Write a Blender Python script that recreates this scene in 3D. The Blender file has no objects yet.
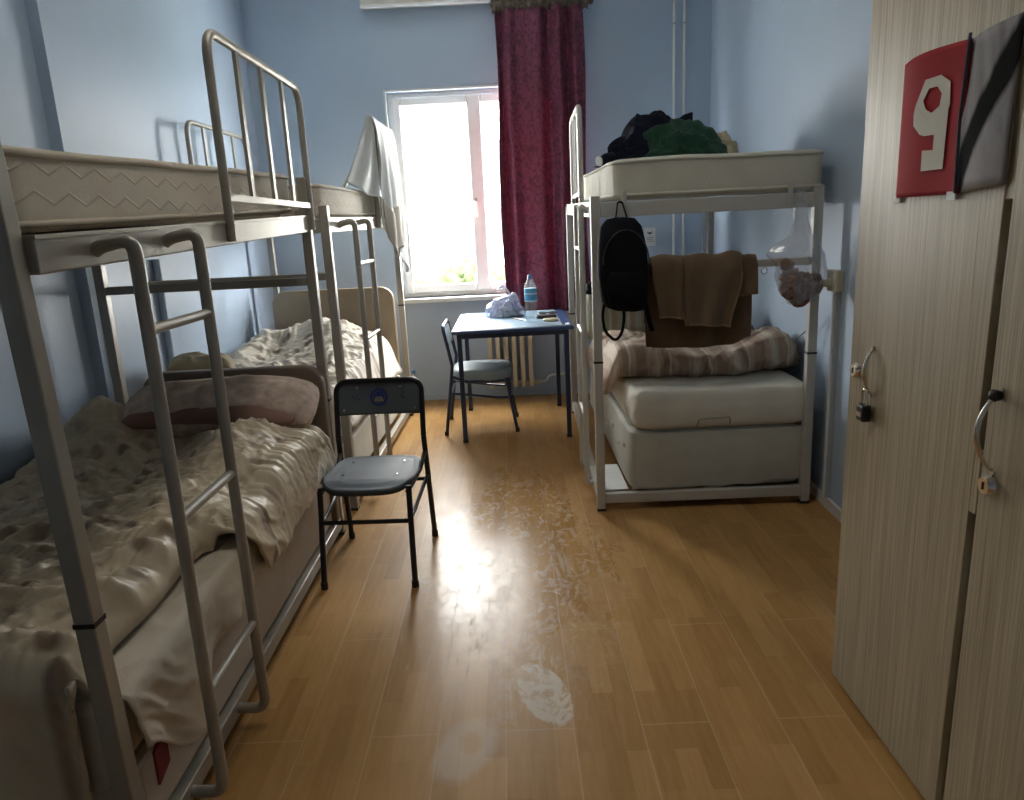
import bpy, bmesh, math, random
from mathutils import Vector, Matrix, noise
random.seed(7)
S = bpy.context.scene
COL = S.collection
PI = math.pi
V = Vector

# ------------------------------------------------------------------ helpers
INV = {}

class MB:
    """collects shapes (world coordinates) into one mesh"""
    def __init__(self): self.v = []; self.f = []; self.m = []; self.cur = 0; self.flat = True
    def add(self, vs, fs):
        o = len(self.v); self.v += [tuple(p) for p in vs]
        self.f += [tuple(i + o for i in f) for f in fs]; self.m += [self.cur] * len(fs)
        return self
    def bm(self, bm, mat=None):
        self.flat = False; bm.verts.ensure_lookup_table(); bm.verts.index_update()
        vs = [(mat @ v.co) if mat else v.co.copy() for v in bm.verts]
        self.add(vs, [[v.index for v in f.verts] for f in bm.faces]); bm.free(); return self
    def box(self, lo, hi, bev=0.0, seg=2, mat=None):
        bm = bmesh.new(); bmesh.ops.create_cube(bm, size=1)
        c = [(a + b) / 2 for a, b in zip(lo, hi)]; s = [abs(b - a) for a, b in zip(lo, hi)]
        for v in bm.verts: v.co = V((v.co.x * s[0] + c[0], v.co.y * s[1] + c[1], v.co.z * s[2] + c[2]))
        if bev > 0: bmesh.ops.bevel(bm, geom=bm.edges[:], offset=min(bev, min(s) * .45), segments=seg, affect='EDGES', profile=.5)
        k = self.flat; self.bm(bm, mat); self.flat = k; return self
    def hexa(self, p, bev=0.0):
        """8 corner points: bottom 4 (ccw) then top 4"""
        bm = bmesh.new(); vs = [bm.verts.new(q) for q in p]
        for f in ((3, 2, 1, 0), (4, 5, 6, 7), (0, 1, 5, 4), (1, 2, 6, 5), (2, 3, 7, 6), (3, 0, 4, 7)): bm.faces.new([vs[i] for i in f])
        bmesh.ops.recalc_face_normals(bm, faces=bm.faces[:])
        if bev > 0: bmesh.ops.bevel(bm, geom=bm.edges[:], offset=bev, segments=2, affect='EDGES', profile=.5)
        k = self.flat; self.bm(bm); self.flat = k; return self
    def tube(self, pts, r, n=10, closed=False, sq=None, up=None):
        pts = [V(p) for p in pts]; N = len(pts)
        if not sq: self.flat = False
        rr = r if isinstance(r, (list, tuple)) else [r] * N
        tan = []
        for i in range(N):
            a = pts[(i - 1) % N] if (closed or i > 0) else pts[i]
            b = pts[(i + 1) % N] if (closed or i < N - 1) else pts[i]
            t = (b - a); tan.append(t.normalized() if t.length > 1e-9 else V((0, 0, 1)))
        u = V(up) if up else (V((0, 0, 1)) if abs(tan[0].z) < .9 else V((0, 1, 0)))
        vs = []; nn = 4 if sq else n
        for i in range(N):
            u = (u - tan[i] * u.dot(tan[i]))
            if u.length < 1e-6: u = tan[i].orthogonal()
            u.normalize(); w = tan[i].cross(u)
            for k in range(nn):
                if sq:
                    a, b = ((-1, -1), (1, -1), (1, 1), (-1, 1))[k]
                    vs.append(pts[i] + u * a * sq[0] / 2 + w * b * sq[1] / 2)
                else:
                    an = 2 * PI * k / nn; vs.append(pts[i] + (u * math.cos(an) + w * math.sin(an)) * rr[i])
        fs = []
        M = N if closed else N - 1
        for i in range(M):
            for k in range(nn):
                a = i * nn + k; b = i * nn + (k + 1) % nn; c = ((i + 1) % N) * nn + (k + 1) % nn; d = ((i + 1) % N) * nn + k
                fs.append((a, b, c, d))
        if not closed: fs += [tuple(range(nn))[::-1], tuple(range((N - 1) * nn, N * nn))]
        return self.add(vs, fs)
    def bar(self, a, b, w, d, up=None): return self.tube([a, b], 0, sq=(w, d), up=up)
    def lathe(self, prof, c=(0, 0, 0), n=28, axis='z'):
        vs = []; P = len(prof); self.flat = False
        for r, z in prof:
            for k in range(n):
                a = 2 * PI * k / n; p = (r * math.cos(a), r * math.sin(a), z)
                if axis == 'x': p = (p[2], p[0], p[1])
                if axis == 'y': p = (p[0], p[2], p[1])
                vs.append((p[0] + c[0], p[1] + c[1], p[2] + c[2]))
        fs = [(i * n + k, i * n + (k + 1) % n, (i + 1) * n + (k + 1) % n, (i + 1) * n + k) for i in range(P - 1) for k in range(n)]
        fs += [tuple(range(n))[::-1], tuple(range((P - 1) * n, P * n))]
        return self.add(vs, fs)
    def loft(self, rings, n=40):
        """rings: (cx,cy,cz, rx,ry, power) superellipse in the xy plane; or a list of points"""
        vs = []; self.flat = False
        for R in rings:
            cx, cy, cz, rx, ry, pw = R
            for k in range(n):
                a = 2 * PI * k / n; c, s = math.cos(a), math.sin(a)
                vs.append((cx + rx * math.copysign(abs(c) ** (2 / pw), c), cy + ry * math.copysign(abs(s) ** (2 / pw), s), cz))
        P = len(rings)
        fs = [(i * n + k, i * n + (k + 1) % n, (i + 1) * n + (k + 1) % n, (i + 1) * n + k) for i in range(P - 1) for k in range(n)]
        fs += [tuple(range(n))[::-1], tuple(range((P - 1) * n, P * n))]
        return self.add(vs, fs)
    def grid(self, nu, nv, fn):
        vs = [fn(i / nu, j / nv) for j in range(nv + 1) for i in range(nu + 1)]; w = nu + 1
        return self.add(vs, [(j * w + i, j * w + i + 1, (j + 1) * w + i + 1, (j + 1) * w + i) for j in range(nv) for i in range(nu)])
    def prism(self, poly, thick, mat):
        """poly in xy extruded +z by thick, placed with mat"""
        bm = bmesh.new(); vs = [bm.verts.new((x, y, 0)) for x, y in poly]; f = bm.faces.new(vs)
        r = bmesh.ops.extrude_face_region(bm, geom=[f])
        for e in r['geom']:
            if isinstance(e, bmesh.types.BMVert): e.co.z += thick
        bmesh.ops.recalc_face_normals(bm, faces=bm.faces[:])
        return self.bm(bm, mat)
    def build(self, name, mat, parent=None, origin=None, smooth=False, solid=0.0, sub=0, auto=True):
        me = bpy.data.meshes.new(name)
        if parent is not None:
            r = parent
            while r.parent: r = r.parent
            iv = INV[r]; vs = [iv @ V(p) for p in self.v]
        elif origin is not None:
            o_ = V(origin); vs = [V(p) - o_ for p in self.v]
        else: vs = self.v
        me.from_pydata(vs, [], self.f); me.update()
        bm = bmesh.new(); bm.from_mesh(me); bmesh.ops.recalc_face_normals(bm, faces=bm.faces[:]); bm.to_mesh(me); bm.free()
        mats = mat if isinstance(mat, (list, tuple)) else [mat]
        for m in mats: me.materials.append(m)
        if len(mats) > 1:
            for p, mi in zip(me.polygons, self.m): p.material_index = mi
        o = bpy.data.objects.new(name, me); COL.objects.link(o)
        if parent is not None: o.parent = parent
        elif origin is not None: o.location = origin; INV[o] = Matrix.Translation(-V(origin))
        else: INV[o] = Matrix.Identity(4)
        if smooth: me.polygons.foreach_set('use_smooth', [True] * len(me.polygons))
        elif auto and not self.flat:
            me.polygons.foreach_set('use_smooth', [True] * len(me.polygons)); me.set_sharp_from_angle(angle=math.radians(38))
        if solid:
            md = o.modifiers.new('thickness', 'SOLIDIFY'); md.thickness = abs(solid); md.offset = 0 if solid > 0 else -1
        if sub:
            md = o.modifiers.new('smooth', 'SUBSURF'); md.levels = sub; md.render_levels = sub
        return o

def tag(o, label=None, cat=None, group=None, kind=None):
    if label: o['label'] = label
    if cat: o['category'] = cat
    if group: o['group'] = group
    if kind: o['kind'] = kind
    return o

def thing(name, label, cat, loc=(0, 0, 0), rz=0.0, group=None):
    o = bpy.data.objects.new(name, None); COL.objects.link(o); o.empty_display_size = .1
    o.location = loc; o.rotation_euler = (0, 0, rz)
    INV[o] = (Matrix.Translation(V(loc)) @ Matrix.Rotation(rz, 4, 'Z')).inverted()
    return tag(o, label, cat, group)

def struct(o): o['kind'] = 'structure'; return o

def arc(c, r, a0, a1, n, ax, ay):
    c, ax, ay = V(c), V(ax), V(ay)
    return [c + ax * (r * math.cos(a0 + (a1 - a0) * i / n)) + ay * (r * math.sin(a0 + (a1 - a0) * i / n)) for i in range(n + 1)]

def fillet(pts, r, n=6):
    """round the inner corners of a polyline"""
    pts = [V(p) for p in pts]; out = [pts[0]]
    for i in range(1, len(pts) - 1):
        a, b, c = pts[i - 1], pts[i], pts[i + 1]
        d0 = (a - b); d1 = (c - b); rr = min(r, d0.length * .49, d1.length * .49)
        p0 = b + d0.normalized() * rr; p1 = b + d1.normalized() * rr
        for k in range(n + 1):
            t = k / n; out.append(p0 * (1 - t) ** 2 + b * 2 * t * (1 - t) + p1 * t * t)
    out.append(pts[-1]); return out

def ss(a, b, x):
    t = max(0.0, min(1.0, (x - a) / (b - a))); return t * t * (3 - 2 * t)
def nz(x, y, s=0.0): return noise.noise(V((x, y, s)))
def ridge(x, y, sc, seed, ang=0.0, an=2.2, pw=2.2, warp=.25):
    c, s = math.cos(ang), math.sin(ang)
    X = (x * c + y * s) * sc; Y = (-x * s + y * c) * sc * an
    X += warp * nz(x * sc * .8 + 3.1, y * sc * .8, seed + 9) * 3; Y += warp * nz(x * sc * .8, y * sc * .8 + 7.7, seed + 4) * 3
    return max(0.0, 1 - abs(nz(X, Y, seed)) * 2.4) ** pw
def wrinkle(x, y, seed, ang=0.0):
    m = .5 + .5 * nz(x * 1.7, y * 1.7, seed + 20)
    return (.55 * ridge(x, y, 2.6, seed, ang) + .45 * ridge(x, y, 5.0, seed + 1, ang + .7) * m
            + .22 * ridge(x, y, 9.5, seed + 2, ang - .5) * (1 - m) + .5 * nz(x * 2, y * 2, seed + 3))

# ------------------------------------------------------------------ materials
def M_(name):
    m = bpy.data.materials.new(name); m.use_nodes = True; nt = m.node_tree
    return m, nt, nt.nodes['Principled BSDF']
def N(nt, t, **k):
    n = nt.nodes.new(t)
    for a, b in k.items():
        if a in n.inputs: n.inputs[a].default_value = b
        else: setattr(n, a, b)
    return n
def L(nt, a, b): nt.links.new(a, b)
def coords(nt, scale=(1, 1, 1), which='Object', rot=(0, 0, 0)):
    tc = N(nt, 'ShaderNodeTexCoord'); mp = N(nt, 'ShaderNodeMapping')
    mp.inputs['Scale'].default_value = scale; mp.inputs['Rotation'].default_value = rot
    L(nt, tc.outputs[which], mp.inputs['Vector']); return mp.outputs['Vector']
def ramp(nt, fac, stops):
    r = N(nt, 'ShaderNodeValToRGB'); e = r.color_ramp.elements
    while len(e) < len(stops): e.new(.5)
    for i, (p, c) in enumerate(stops): e[i].position = p; e[i].color = (*c, 1) if len(c) == 3 else c
    L(nt, fac, r.inputs['Fac']); return r.outputs['Color']
def math_(nt, op, a, b=None, clamp=False):
    n = N(nt, 'ShaderNodeMath', operation=op, use_clamp=clamp)
    for i, q in enumerate((a, b)):
        if q is None: continue
        if isinstance(q, (int, float)): n.inputs[i].default_value = q
        else: L(nt, q, n.inputs[i])
    return n.outputs[0]
def mix(nt, fac, a, b):
    n = N(nt, 'ShaderNodeMix', data_type='RGBA')
    for s, q in ((0, fac), (6, a), (7, b)):
        if isinstance(q, (int, float)): n.inputs[s].default_value = q
        elif isinstance(q, tuple): n.inputs[s].default_value = (*q, 1) if len(q) == 3 else q
        else: L(nt, q, n.inputs[s])
    return n.outputs[2]
def bump(nt, bs, h, strength=.2, dist=.01):
    b = N(nt, 'ShaderNodeBump', Strength=strength, Distance=dist); L(nt, h, b.inputs['Height']); L(nt, b.outputs[0], bs.inputs['Normal'])
def plain(name, col, rough=.5, metal=0.0, var=.06, nscale=8.0, bmp=0.0, bscale=60.0, sheen=0.0, spec=.5, coat=0.0):
    m, nt, b = M_(name); c = coords(nt)
    n = N(nt, 'ShaderNodeTexNoise', Scale=nscale, Detail=4.0); L(nt, c, n.inputs['Vector'])
    lo = tuple(x * (1 - var) for x in col); hi = tuple(min(1, x * (1 + var)) for x in col)
    L(nt, ramp(nt, n.outputs[0], [(.3, lo), (.7, hi)]), b.inputs['Base Color'])
    b.inputs['Roughness'].default_value = rough; b.inputs['Metallic'].default_value = metal
    b.inputs['Specular IOR Level'].default_value = spec
    if sheen: b.inputs['Sheen Weight'].default_value = sheen
    if coat: b.inputs['Coat Weight'].default_value = coat
    if bmp:
        k = N(nt, 'ShaderNodeTexNoise', Scale=bscale, Detail=3.0); L(nt, c, k.inputs['Vector']); bump(nt, b, k.outputs[0], bmp)
    return m

MAT = {}
MAT['wall'] = plain('blue_wall_paint', (.425, .525, .655), .42, var=.035, nscale=1.6, bmp=.12, bscale=90, spec=.35)
MAT['white_paint'] = plain('white_paint', (.75, .76, .76), .45)
MAT['ceiling'] = plain('ceiling_white', (.72, .73, .72), .8)
MAT['pvc'] = plain('window_pvc', (.80, .78, .74), .3, var=.02)
MAT['steel'] = plain('grey_painted_steel', (.37, .35, .305), .36, .25, var=.04)
MAT['steel_pale'] = plain('pale_painted_steel', (.50, .49, .455), .36, .15, var=.04)
MAT['black'] = plain('black_plastic', (.012, .012, .014), .45)
MAT['navy_steel'] = plain('navy_painted_steel', (.02, .035, .085), .3, .1)
MAT['black_steel'] = plain('black_painted_steel', (.008, .008, .012), .28)
MAT['chrome'] = plain('chrome', (.72, .68, .62), .22, 1.0)
MAT['brass'] = plain('worn_metal', (.5, .44, .36), .3, 1.0)
MAT['radiator'] = plain('radiator_cream', (.68, .60, .46), .4)
MAT['box'] = plain('blind_box_cream', (.62, .60, .54), .5)
MAT['sheet_white'] = plain('pale_grey_cloth', (.62, .64, .63), .85, var=.05, bmp=.1, bscale=120)
MAT['hem'] = plain('beige_cloth', (.50, .45, .38), .9)
MAT['sheet'] = plain('beige_sheet', (.56, .49, .38), .75, bmp=.1, bscale=150, sheen=.15)
MAT['cream_sheet'] = plain('cream_sheet', (.64, .61, .53), .75, bmp=.08, bscale=150)
MAT['base_beige'] = plain('beige_upholstery', (.52, .46, .385), .8, bmp=.15, bscale=220)
MAT['base_grey'] = plain('grey_upholstery', (.47, .465, .41), .8, bmp=.15, bscale=220)
MAT['headboard_shaded'] = plain('shaded_leatherette', (.20, .155, .115), .45, bmp=.15, bscale=160)  # same leatherette as the far headboard, shadow put into the colour
MAT['headboard'] = plain('tan_leatherette', (.36, .285, .195), .5, bmp=.15, bscale=160)
MAT['piping'] = plain('tan_piping', (.50, .44, .35), .8)
MAT['maroon'] = plain('maroon_tape', (.20, .02, .04), .6)
MAT['hem_brown'] = plain('brown_hem', (.22, .145, .08), .9)
MAT['towel'] = plain('brown_terry', (.120, .073, .037), .95, bmp=.5, bscale=300, sheen=.2, var=.12)
MAT['towel2'] = plain('brown_terry_pale', (.145, .090, .047), .95, bmp=.5, bscale=300, sheen=.2, var=.12)
MAT['bag_black'] = plain('black_nylon', (.005, .006, .009), .8, bmp=.2, bscale=300, spec=.15)
MAT['jacket'] = plain('navy_black_cloth', (.007, .009, .020), .9, bmp=.3, bscale=120, spec=.2)
MAT['green'] = plain('green_knit', (.006, .05, .026), .9, bmp=.3, bscale=200, sheen=.1)
MAT['olive_cloth'] = plain('khaki_cloth', (.36, .31, .20), .9)
MAT['dark_red'] = plain('dark_red_food', (.10, .028, .024), .6, var=.5, nscale=45)
MAT['brown_food'] = plain('brown_food', (.17, .085, .055), .7, var=.6, nscale=50)
MAT['paper'] = plain('white_paper', (.74, .75, .75), .7)
MAT['ink'] = plain('dark_ink', (.05, .06, .09), .7)
MAT['red'] = plain('red_plate', (.33, .012, .018), .7, var=.1, nscale=5, spec=.12)
MAT['offwhite'] = plain('offwhite_print', (.66, .63, .55), .7, var=.08, spec=.15)
MAT['socket'] = plain('ivory_plastic', (.56, .53, .42), .4)
MAT['trunking'] = plain('grey_trunking', (.42, .46, .48), .5)
MAT['cable'] = plain('grey_cable', (.30, .30, .30), .5)
MAT['blue_cushion'] = plain('blue_grey_vinyl', (.27, .34, .38), .5)
MAT['slate_seat'] = plain('slate_blue_seat', (.05, .068, .088), .42, spec=.28)
MAT['slate_back'] = plain('slate_back_panel', (.085, .105, .12), .4)
MAT['blue_print'] = plain('blue_print', (.02, .035, .16), .5)
MAT['tan_print'] = plain('tan_print', (.24, .20, .14), .5)
MAT['table_top'] = plain('pale_blue_laminate', (.36, .49, .62), .28, var=.02)
MAT['table_rim'] = plain('blue_rim', (.035, .07, .19), .35)
MAT['leather'] = plain('dark_leather', (.03, .022, .02), .5)
MAT['coin'] = plain('pale_lid', (.5, .42, .28), .45)
MAT['dotcloth'] = plain('dark_printed_cloth', (.13, .11, .09), .9, var=.9, nscale=28)
MAT['pinkpillow'] = plain('pink_brown_pillowcase', (.56, .44, .37), .9, var=.25, nscale=22)
MAT['roll'] = plain('red_brown_band', (.26, .15, .115), .9)
MAT['carcass'] = plain('dark_board', (.05, .035, .02), .8)
MAT['concrete'] = plain('pale_render', (.55, .54, .50), .9)
MAT['ground'] = plain('pale_ground', (.42, .42, .38), .9, var=.2, nscale=1)
MAT['leaf'] = plain('pale_leaves', (.035, .05, .014), .8, var=.5, nscale=3)
MAT['outpane'] = plain('house_window', (.06, .065, .07), .6, spec=.1)

def m_wardrobe():
    m, nt, b = M_('striped_oak_laminate')
    c = coords(nt, (1, 9, .22)); n = N(nt, 'ShaderNodeTexNoise', Scale=9.0, Detail=6.0, Roughness=.62); L(nt, c, n.inputs['Vector'])
    c2 = coords(nt, (1, 60, .5)); n2 = N(nt, 'ShaderNodeTexNoise', Scale=5.0, Detail=3.0); L(nt, c2, n2.inputs['Vector'])
    f = math_(nt, 'ADD', math_(nt, 'MULTIPLY', n.outputs[0], .45), math_(nt, 'MULTIPLY', n2.outputs[0], .55))
    L(nt, ramp(nt, f, [(.36, (.29, .235, .148)), (.5, (.42, .36, .25)), (.64, (.53, .47, .355))]), b.inputs['Base Color'])
    b.inputs['Roughness'].default_value = .42; bump(nt, b, f, .08); return m
MAT['oak'] = m_wardrobe()

def m_floor():
    m, nt, b = M_('laminate_floor')
    tc = N(nt, 'ShaderNodeTexCoord'); sep = N(nt, 'ShaderNodeSeparateXYZ'); L(nt, tc.outputs['Object'], sep.inputs[0])
    # strips: brick texture with rows along y
    def brick(w, h, offx, off, mortar):
        cb = N(nt, 'ShaderNodeCombineXYZ')
        L(nt, math_(nt, 'ADD', sep.outputs['Y'], 10.0), cb.inputs[0]); L(nt, math_(nt, 'ADD', sep.outputs['X'], offx), cb.inputs[1])
        k = N(nt, 'ShaderNodeTexBrick', offset=off, offset_frequency=2)
        k.inputs['Scale'].default_value = 1; k.inputs['Brick Width'].default_value = w; k.inputs['Row Height'].default_value = h
        k.inputs['Mortar Size'].default_value = mortar; k.inputs['Mortar Smooth'].default_value = .2; k.inputs['Bias'].default_value = 0
        k.inputs['Color1'].default_value = (0, 0, 0, 1); k.inputs['Color2'].default_value = (1, 1, 1, 1); k.inputs['Mortar'].default_value = (.5, .5, .5, 1)
        L(nt, cb.outputs[0], k.inputs['Vector']); return k
    strip = brick(.42, .0667, 10.075, .37, .0004)
    plank = brick(1.24, .2, 10.075, .43, .0022)
    gr = N(nt, 'ShaderNodeTexNoise', Scale=6.0, Detail=6.0, Roughness=.6); L(nt, coords(nt, (9, .8, 1)), gr.inputs['Vector'])
    fac = math_(nt, 'ADD', math_(nt, 'MULTIPLY', strip.outputs['Color'], .34), math_(nt, 'MULTIPLY', gr.outputs[0], .66))
    col = ramp(nt, fac, [(.2, (.305, .158, .05)), (.5, (.39, .217, .075)), (.8, (.47, .275, .108))])
    col = mix(nt, math_(nt, 'MULTIPLY', plank.outputs['Fac'], .45), col, (.52, .40, .26))
    # dried mop film and foot smears along the middle of the room
    n1 = N(nt, 'ShaderNodeTexNoise', Scale=3.2, Detail=8.0, Roughness=.68, Distortion=.8); L(nt, coords(nt, (1.3, .8, 1)), n1.inputs['Vector'])
    n2 = N(nt, 'ShaderNodeTexNoise', Scale=14.0, Detail=6.0, Roughness=.7, Distortion=1.6); L(nt, coords(nt, (1.2, .7, 1)), n2.inputs['Vector'])
    n3 = N(nt, 'ShaderNodeTexNoise', Scale=12.0, Detail=4.0); L(nt, coords(nt, (5, .55, 1)), n3.inputs['Vector'])
    def ell(cx, cy, rx, ry, soft, wob=.0, nn=None, ang=0.0):
        dx = math_(nt, 'SUBTRACT', sep.outputs['X'], cx); dy = math_(nt, 'SUBTRACT', sep.outputs['Y'], cy)
        if ang:
            ca, sa = math.cos(ang), math.sin(ang)
            a = math_(nt, 'ADD', math_(nt, 'MULTIPLY', dx, ca), math_(nt, 'MULTIPLY', dy, sa))
            c = math_(nt, 'SUBTRACT', math_(nt, 'MULTIPLY', dy, ca), math_(nt, 'MULTIPLY', dx, sa)); dx, dy = a, c
        d = math_(nt, 'SQRT', math_(nt, 'ADD', math_(nt, 'POWER', math_(nt, 'ABSOLUTE', math_(nt, 'DIVIDE', dx, rx)), 2.0), math_(nt, 'POWER', math_(nt, 'ABSOLUTE', math_(nt, 'DIVIDE', dy, ry)), 2.0)))
        if wob: d = math_(nt, 'ADD', d, math_(nt, 'MULTIPLY', math_(nt, 'SUBTRACT', (nn or n2).outputs[0], .5), wob))
        return math_(nt, 'DIVIDE', math_(nt, 'SUBTRACT', 1.0, d), soft, True)
    zone = ell(-.04, 3.15, .50, 1.45, .5, 1.1, n1)
    crust = math_(nt, 'MULTIPLY', zone, math_(nt, 'MULTIPLY', math_(nt, 'SUBTRACT', n2.outputs[0], .50), 7.0, True), True)
    streak = math_(nt, 'MULTIPLY', ell(-.15, 2.35, .42, .55, .6, .6, n1), math_(nt, 'MULTIPLY', math_(nt, 'SUBTRACT', n3.outputs[0], .57), 9.0, True), True)
    film = math_(nt, 'ADD', math_(nt, 'MULTIPLY', crust, .55), math_(nt, 'MULTIPLY', streak, .55), True)
    holes = math_(nt, 'MULTIPLY', math_(nt, 'SUBTRACT', .60, n2.outputs[0]), 9.0, True)
    patch = math_(nt, 'MULTIPLY', ell(.045, 2.04, .078, .17, .10, .55, None, .28), holes)
    smear = math_(nt, 'SUBTRACT', ell(-.19, 1.80, .095, .155, .3, .35, None, -.35), math_(nt, 'MULTIPLY', ell(-.175, 1.82, .04, .06, .5, .5), .7), True)
    ring1 = math_(nt, 'MULTIPLY', ell(.16, 2.93, .06, .16, .3, .8), math_(nt, 'MULTIPLY', math_(nt, 'SUBTRACT', n3.outputs[0], .4), 5.0, True))
    dirt = math_(nt, 'MAXIMUM', math_(nt, 'MAXIMUM', math_(nt, 'MULTIPLY', film, .75), math_(nt, 'MULTIPLY', patch, .85)), math_(nt, 'MAXIMUM', math_(nt, 'MULTIPLY', smear, .40), math_(nt, 'MULTIPLY', ring1, .3)))
    L(nt, mix(nt, dirt, col, (.62, .57, .49)), b.inputs['Base Color'])
    rg = math_(nt, 'SUBTRACT', math_(nt, 'ADD', math_(nt, 'MULTIPLY', n1.outputs[0], .14), .31), math_(nt, 'MULTIPLY', zone, .16))
    rg = math_(nt, 'ADD', rg, math_(nt, 'MULTIPLY', dirt, .36))
    L(nt, rg, b.inputs['Roughness']); L(nt, math_(nt, 'ADD', math_(nt, 'MULTIPLY', zone, -.02), .12), b.inputs['Specular IOR Level'])
    h = math_(nt, 'ADD', math_(nt, 'MULTIPLY', plank.outputs['Fac'], -.6), math_(nt, 'MULTIPLY', dirt, .5))
    h = math_(nt, 'ADD', h, math_(nt, 'MULTIPLY', gr.outputs[0], .06)); bump(nt, b, h, .22, .004)
    return m
MAT['floor'] = m_floor()

def m_mattress():
    m, nt, b = M_('quilted_mattress'); tc = N(nt, 'ShaderNodeTexCoord'); sep = N(nt, 'ShaderNodeSeparateXYZ'); L(nt, tc.outputs['Object'], sep.inputs[0])
    s = math_(nt, 'ADD', sep.outputs['X'], sep.outputs['Y'])
    tri = math_(nt, 'PINGPONG', s, .06); zz = math_(nt, 'SUBTRACT', sep.outputs['Z'], math_(nt, 'MULTIPLY', tri, .42))
    d = math_(nt, 'PINGPONG', zz, .03); ln = math_(nt, 'SUBTRACT', 1.0, math_(nt, 'DIVIDE', d, .0045), True)
    n = N(nt, 'ShaderNodeTexNoise', Scale=3.0, Detail=5.0); L(nt, coords(nt), n.inputs['Vector'])
    col = ramp(nt, n.outputs[0], [(.3, (.52, .465, .37)), (.7, (.64, .58, .475))])
    L(nt, mix(nt, math_(nt, 'MULTIPLY', ln, .25), col, (.62, .57, .48)), b.inputs['Base Color']); b.inputs['Roughness'].default_value = .85
    wv = N(nt, 'ShaderNodeTexNoise', Scale=140.0, Detail=2.0); L(nt, coords(nt), wv.inputs['Vector'])
    bump(nt, b, math_(nt, 'ADD', math_(nt, 'MULTIPLY', ln, .8), math_(nt, 'MULTIPLY', wv.outputs[0], .25)), .5, .006); return m
MAT['mattress'] = m_mattress()
MAT['mattress_plain'] = plain('plain_mattress', (.56, .54, .46), .85, bmp=.2, bscale=160)

def m_dots(name, base, dot, sc, lo, hi, amt, sheen=.2, rough=.7):
    m, nt, b = M_(name); c = coords(nt)
    v = N(nt, 'ShaderNodeTexVoronoi', voronoi_dimensions='2D', Scale=sc); L(nt, c, v.inputs['Vector'])
    n = N(nt, 'ShaderNodeTexNoise', Scale=2.6, Detail=2.0); L(nt, c, n.inputs['Vector'])
    f = math_(nt, 'MULTIPLY', math_(nt, 'DIVIDE', math_(nt, 'SUBTRACT', hi, v.outputs['Distance']), hi - lo, True), math_(nt, 'MULTIPLY', math_(nt, 'SUBTRACT', n.outputs[0], .44), 9.0, True))
    n2 = N(nt, 'ShaderNodeTexNoise', Scale=5.0, Detail=3.0); L(nt, c, n2.inputs['Vector'])
    bc = ramp(nt, n2.outputs[0], [(.3, tuple(x * .93 for x in base)), (.7, tuple(min(1, x * 1.06) for x in base))])
    L(nt, mix(nt, math_(nt, 'MULTIPLY', f, amt), bc, dot), b.inputs['Base Color'])
    b.inputs['Roughness'].default_value = rough; b.inputs['Sheen Weight'].default_value = sheen
    k = N(nt, 'ShaderNodeTexNoise', Scale=60.0, Detail=3.0); L(nt, c, k.inputs['Vector']); bump(nt, b, k.outputs[0], .12); return m
MAT['duvet1'] = m_dots('beige_satin_duvet', (.57, .475, .33), (.17, .095, .055), 9, .16, .32, .75, rough=.48)
MAT['duvet2'] = m_dots('cream_spotted_duvet', (.70, .63, .52), (.17, .10, .06), 8, .18, .32, .9)

def m_stripes(name, cols, period, axis='X', wob=.0):
    m, nt, b = M_(name); tc = N(nt, 'ShaderNodeTexCoord'); sep = N(nt, 'ShaderNodeSeparateXYZ'); L(nt, tc.outputs['Object'], sep.inputs[0])
    n = N(nt, 'ShaderNodeTexNoise', Scale=4.0); L(nt, coords(nt), n.inputs['Vector'])
    s = math_(nt, 'ADD', sep.outputs[axis], math_(nt, 'MULTIPLY', n.outputs[0], wob))
    f = math_(nt, 'FRACT', math_(nt, 'DIVIDE', math_(nt, 'ADD', s, 10.0), period))
    r = N(nt, 'ShaderNodeValToRGB'); r.color_ramp.interpolation = 'CONSTANT'; e = r.color_ramp.elements
    while len(e) < len(cols): e.new(.5)
    for i, (p, c) in enumerate(cols): e[i].position = p; e[i].color = (*c, 1)
    L(nt, f, r.inputs['Fac']); L(nt, r.outputs['Color'], b.inputs['Base Color']); b.inputs['Roughness'].default_value = .85
    k = N(nt, 'ShaderNodeTexNoise', Scale=90.0); L(nt, coords(nt), k.inputs['Vector']); bump(nt, b, k.outputs[0], .15); return m
BR, CR, TN = (.34, .245, .185), (.55, .47, .38), (.43, .335, .26)
MAT['duvet3'] = m_stripes('striped_duvet', [(0, BR), (.28, TN), (.40, CR), (.55, TN), (.63, BR), (.80, CR), (.86, TN)], .21, 'X', .05)
MAT['pillow3'] = m_stripes('striped_pillowcase', [(0, (.40, .36, .27)), (.35, (.30, .30, .21)), (.55, (.50, .46, .36)), (.7, (.36, .28, .20))], .13, 'X', .03)

def m_curtain():
    m, nt, b = M_('maroon_jacquard'); c = coords(nt)
    n = N(nt, 'ShaderNodeTexNoise', Scale=22.0, Detail=4.0, Distortion=2.5); L(nt, coords(nt, (1, .3, .6)), n.inputs['Vector'])
    col = ramp(nt, n.outputs[0], [(.42, (.095, .018, .042)), (.56, (.21, .042, .092))])
    L(nt, col, b.inputs['Base Color']); b.inputs['Roughness'].default_value = .48; b.inputs['Sheen Weight'].default_value = .1
    t = N(nt, 'ShaderNodeBsdfTranslucent'); L(nt, ramp(nt, n.outputs[0], [(.42, (.20, .012, .042)), (.56, (.32, .03, .075))]), t.inputs['Color'])
    mx = N(nt, 'ShaderNodeMixShader'); mx.inputs[0].default_value = .14
    out = nt.nodes['Material Output']; L(nt, b.outputs[0], mx.inputs[1]); L(nt, t.outputs[0], mx.inputs[2]); L(nt, mx.outputs[0], out.inputs['Surface'])
    bump(nt, b, n.outputs[0], .25, .004); return m
MAT['curtain'] = m_curtain()
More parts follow.
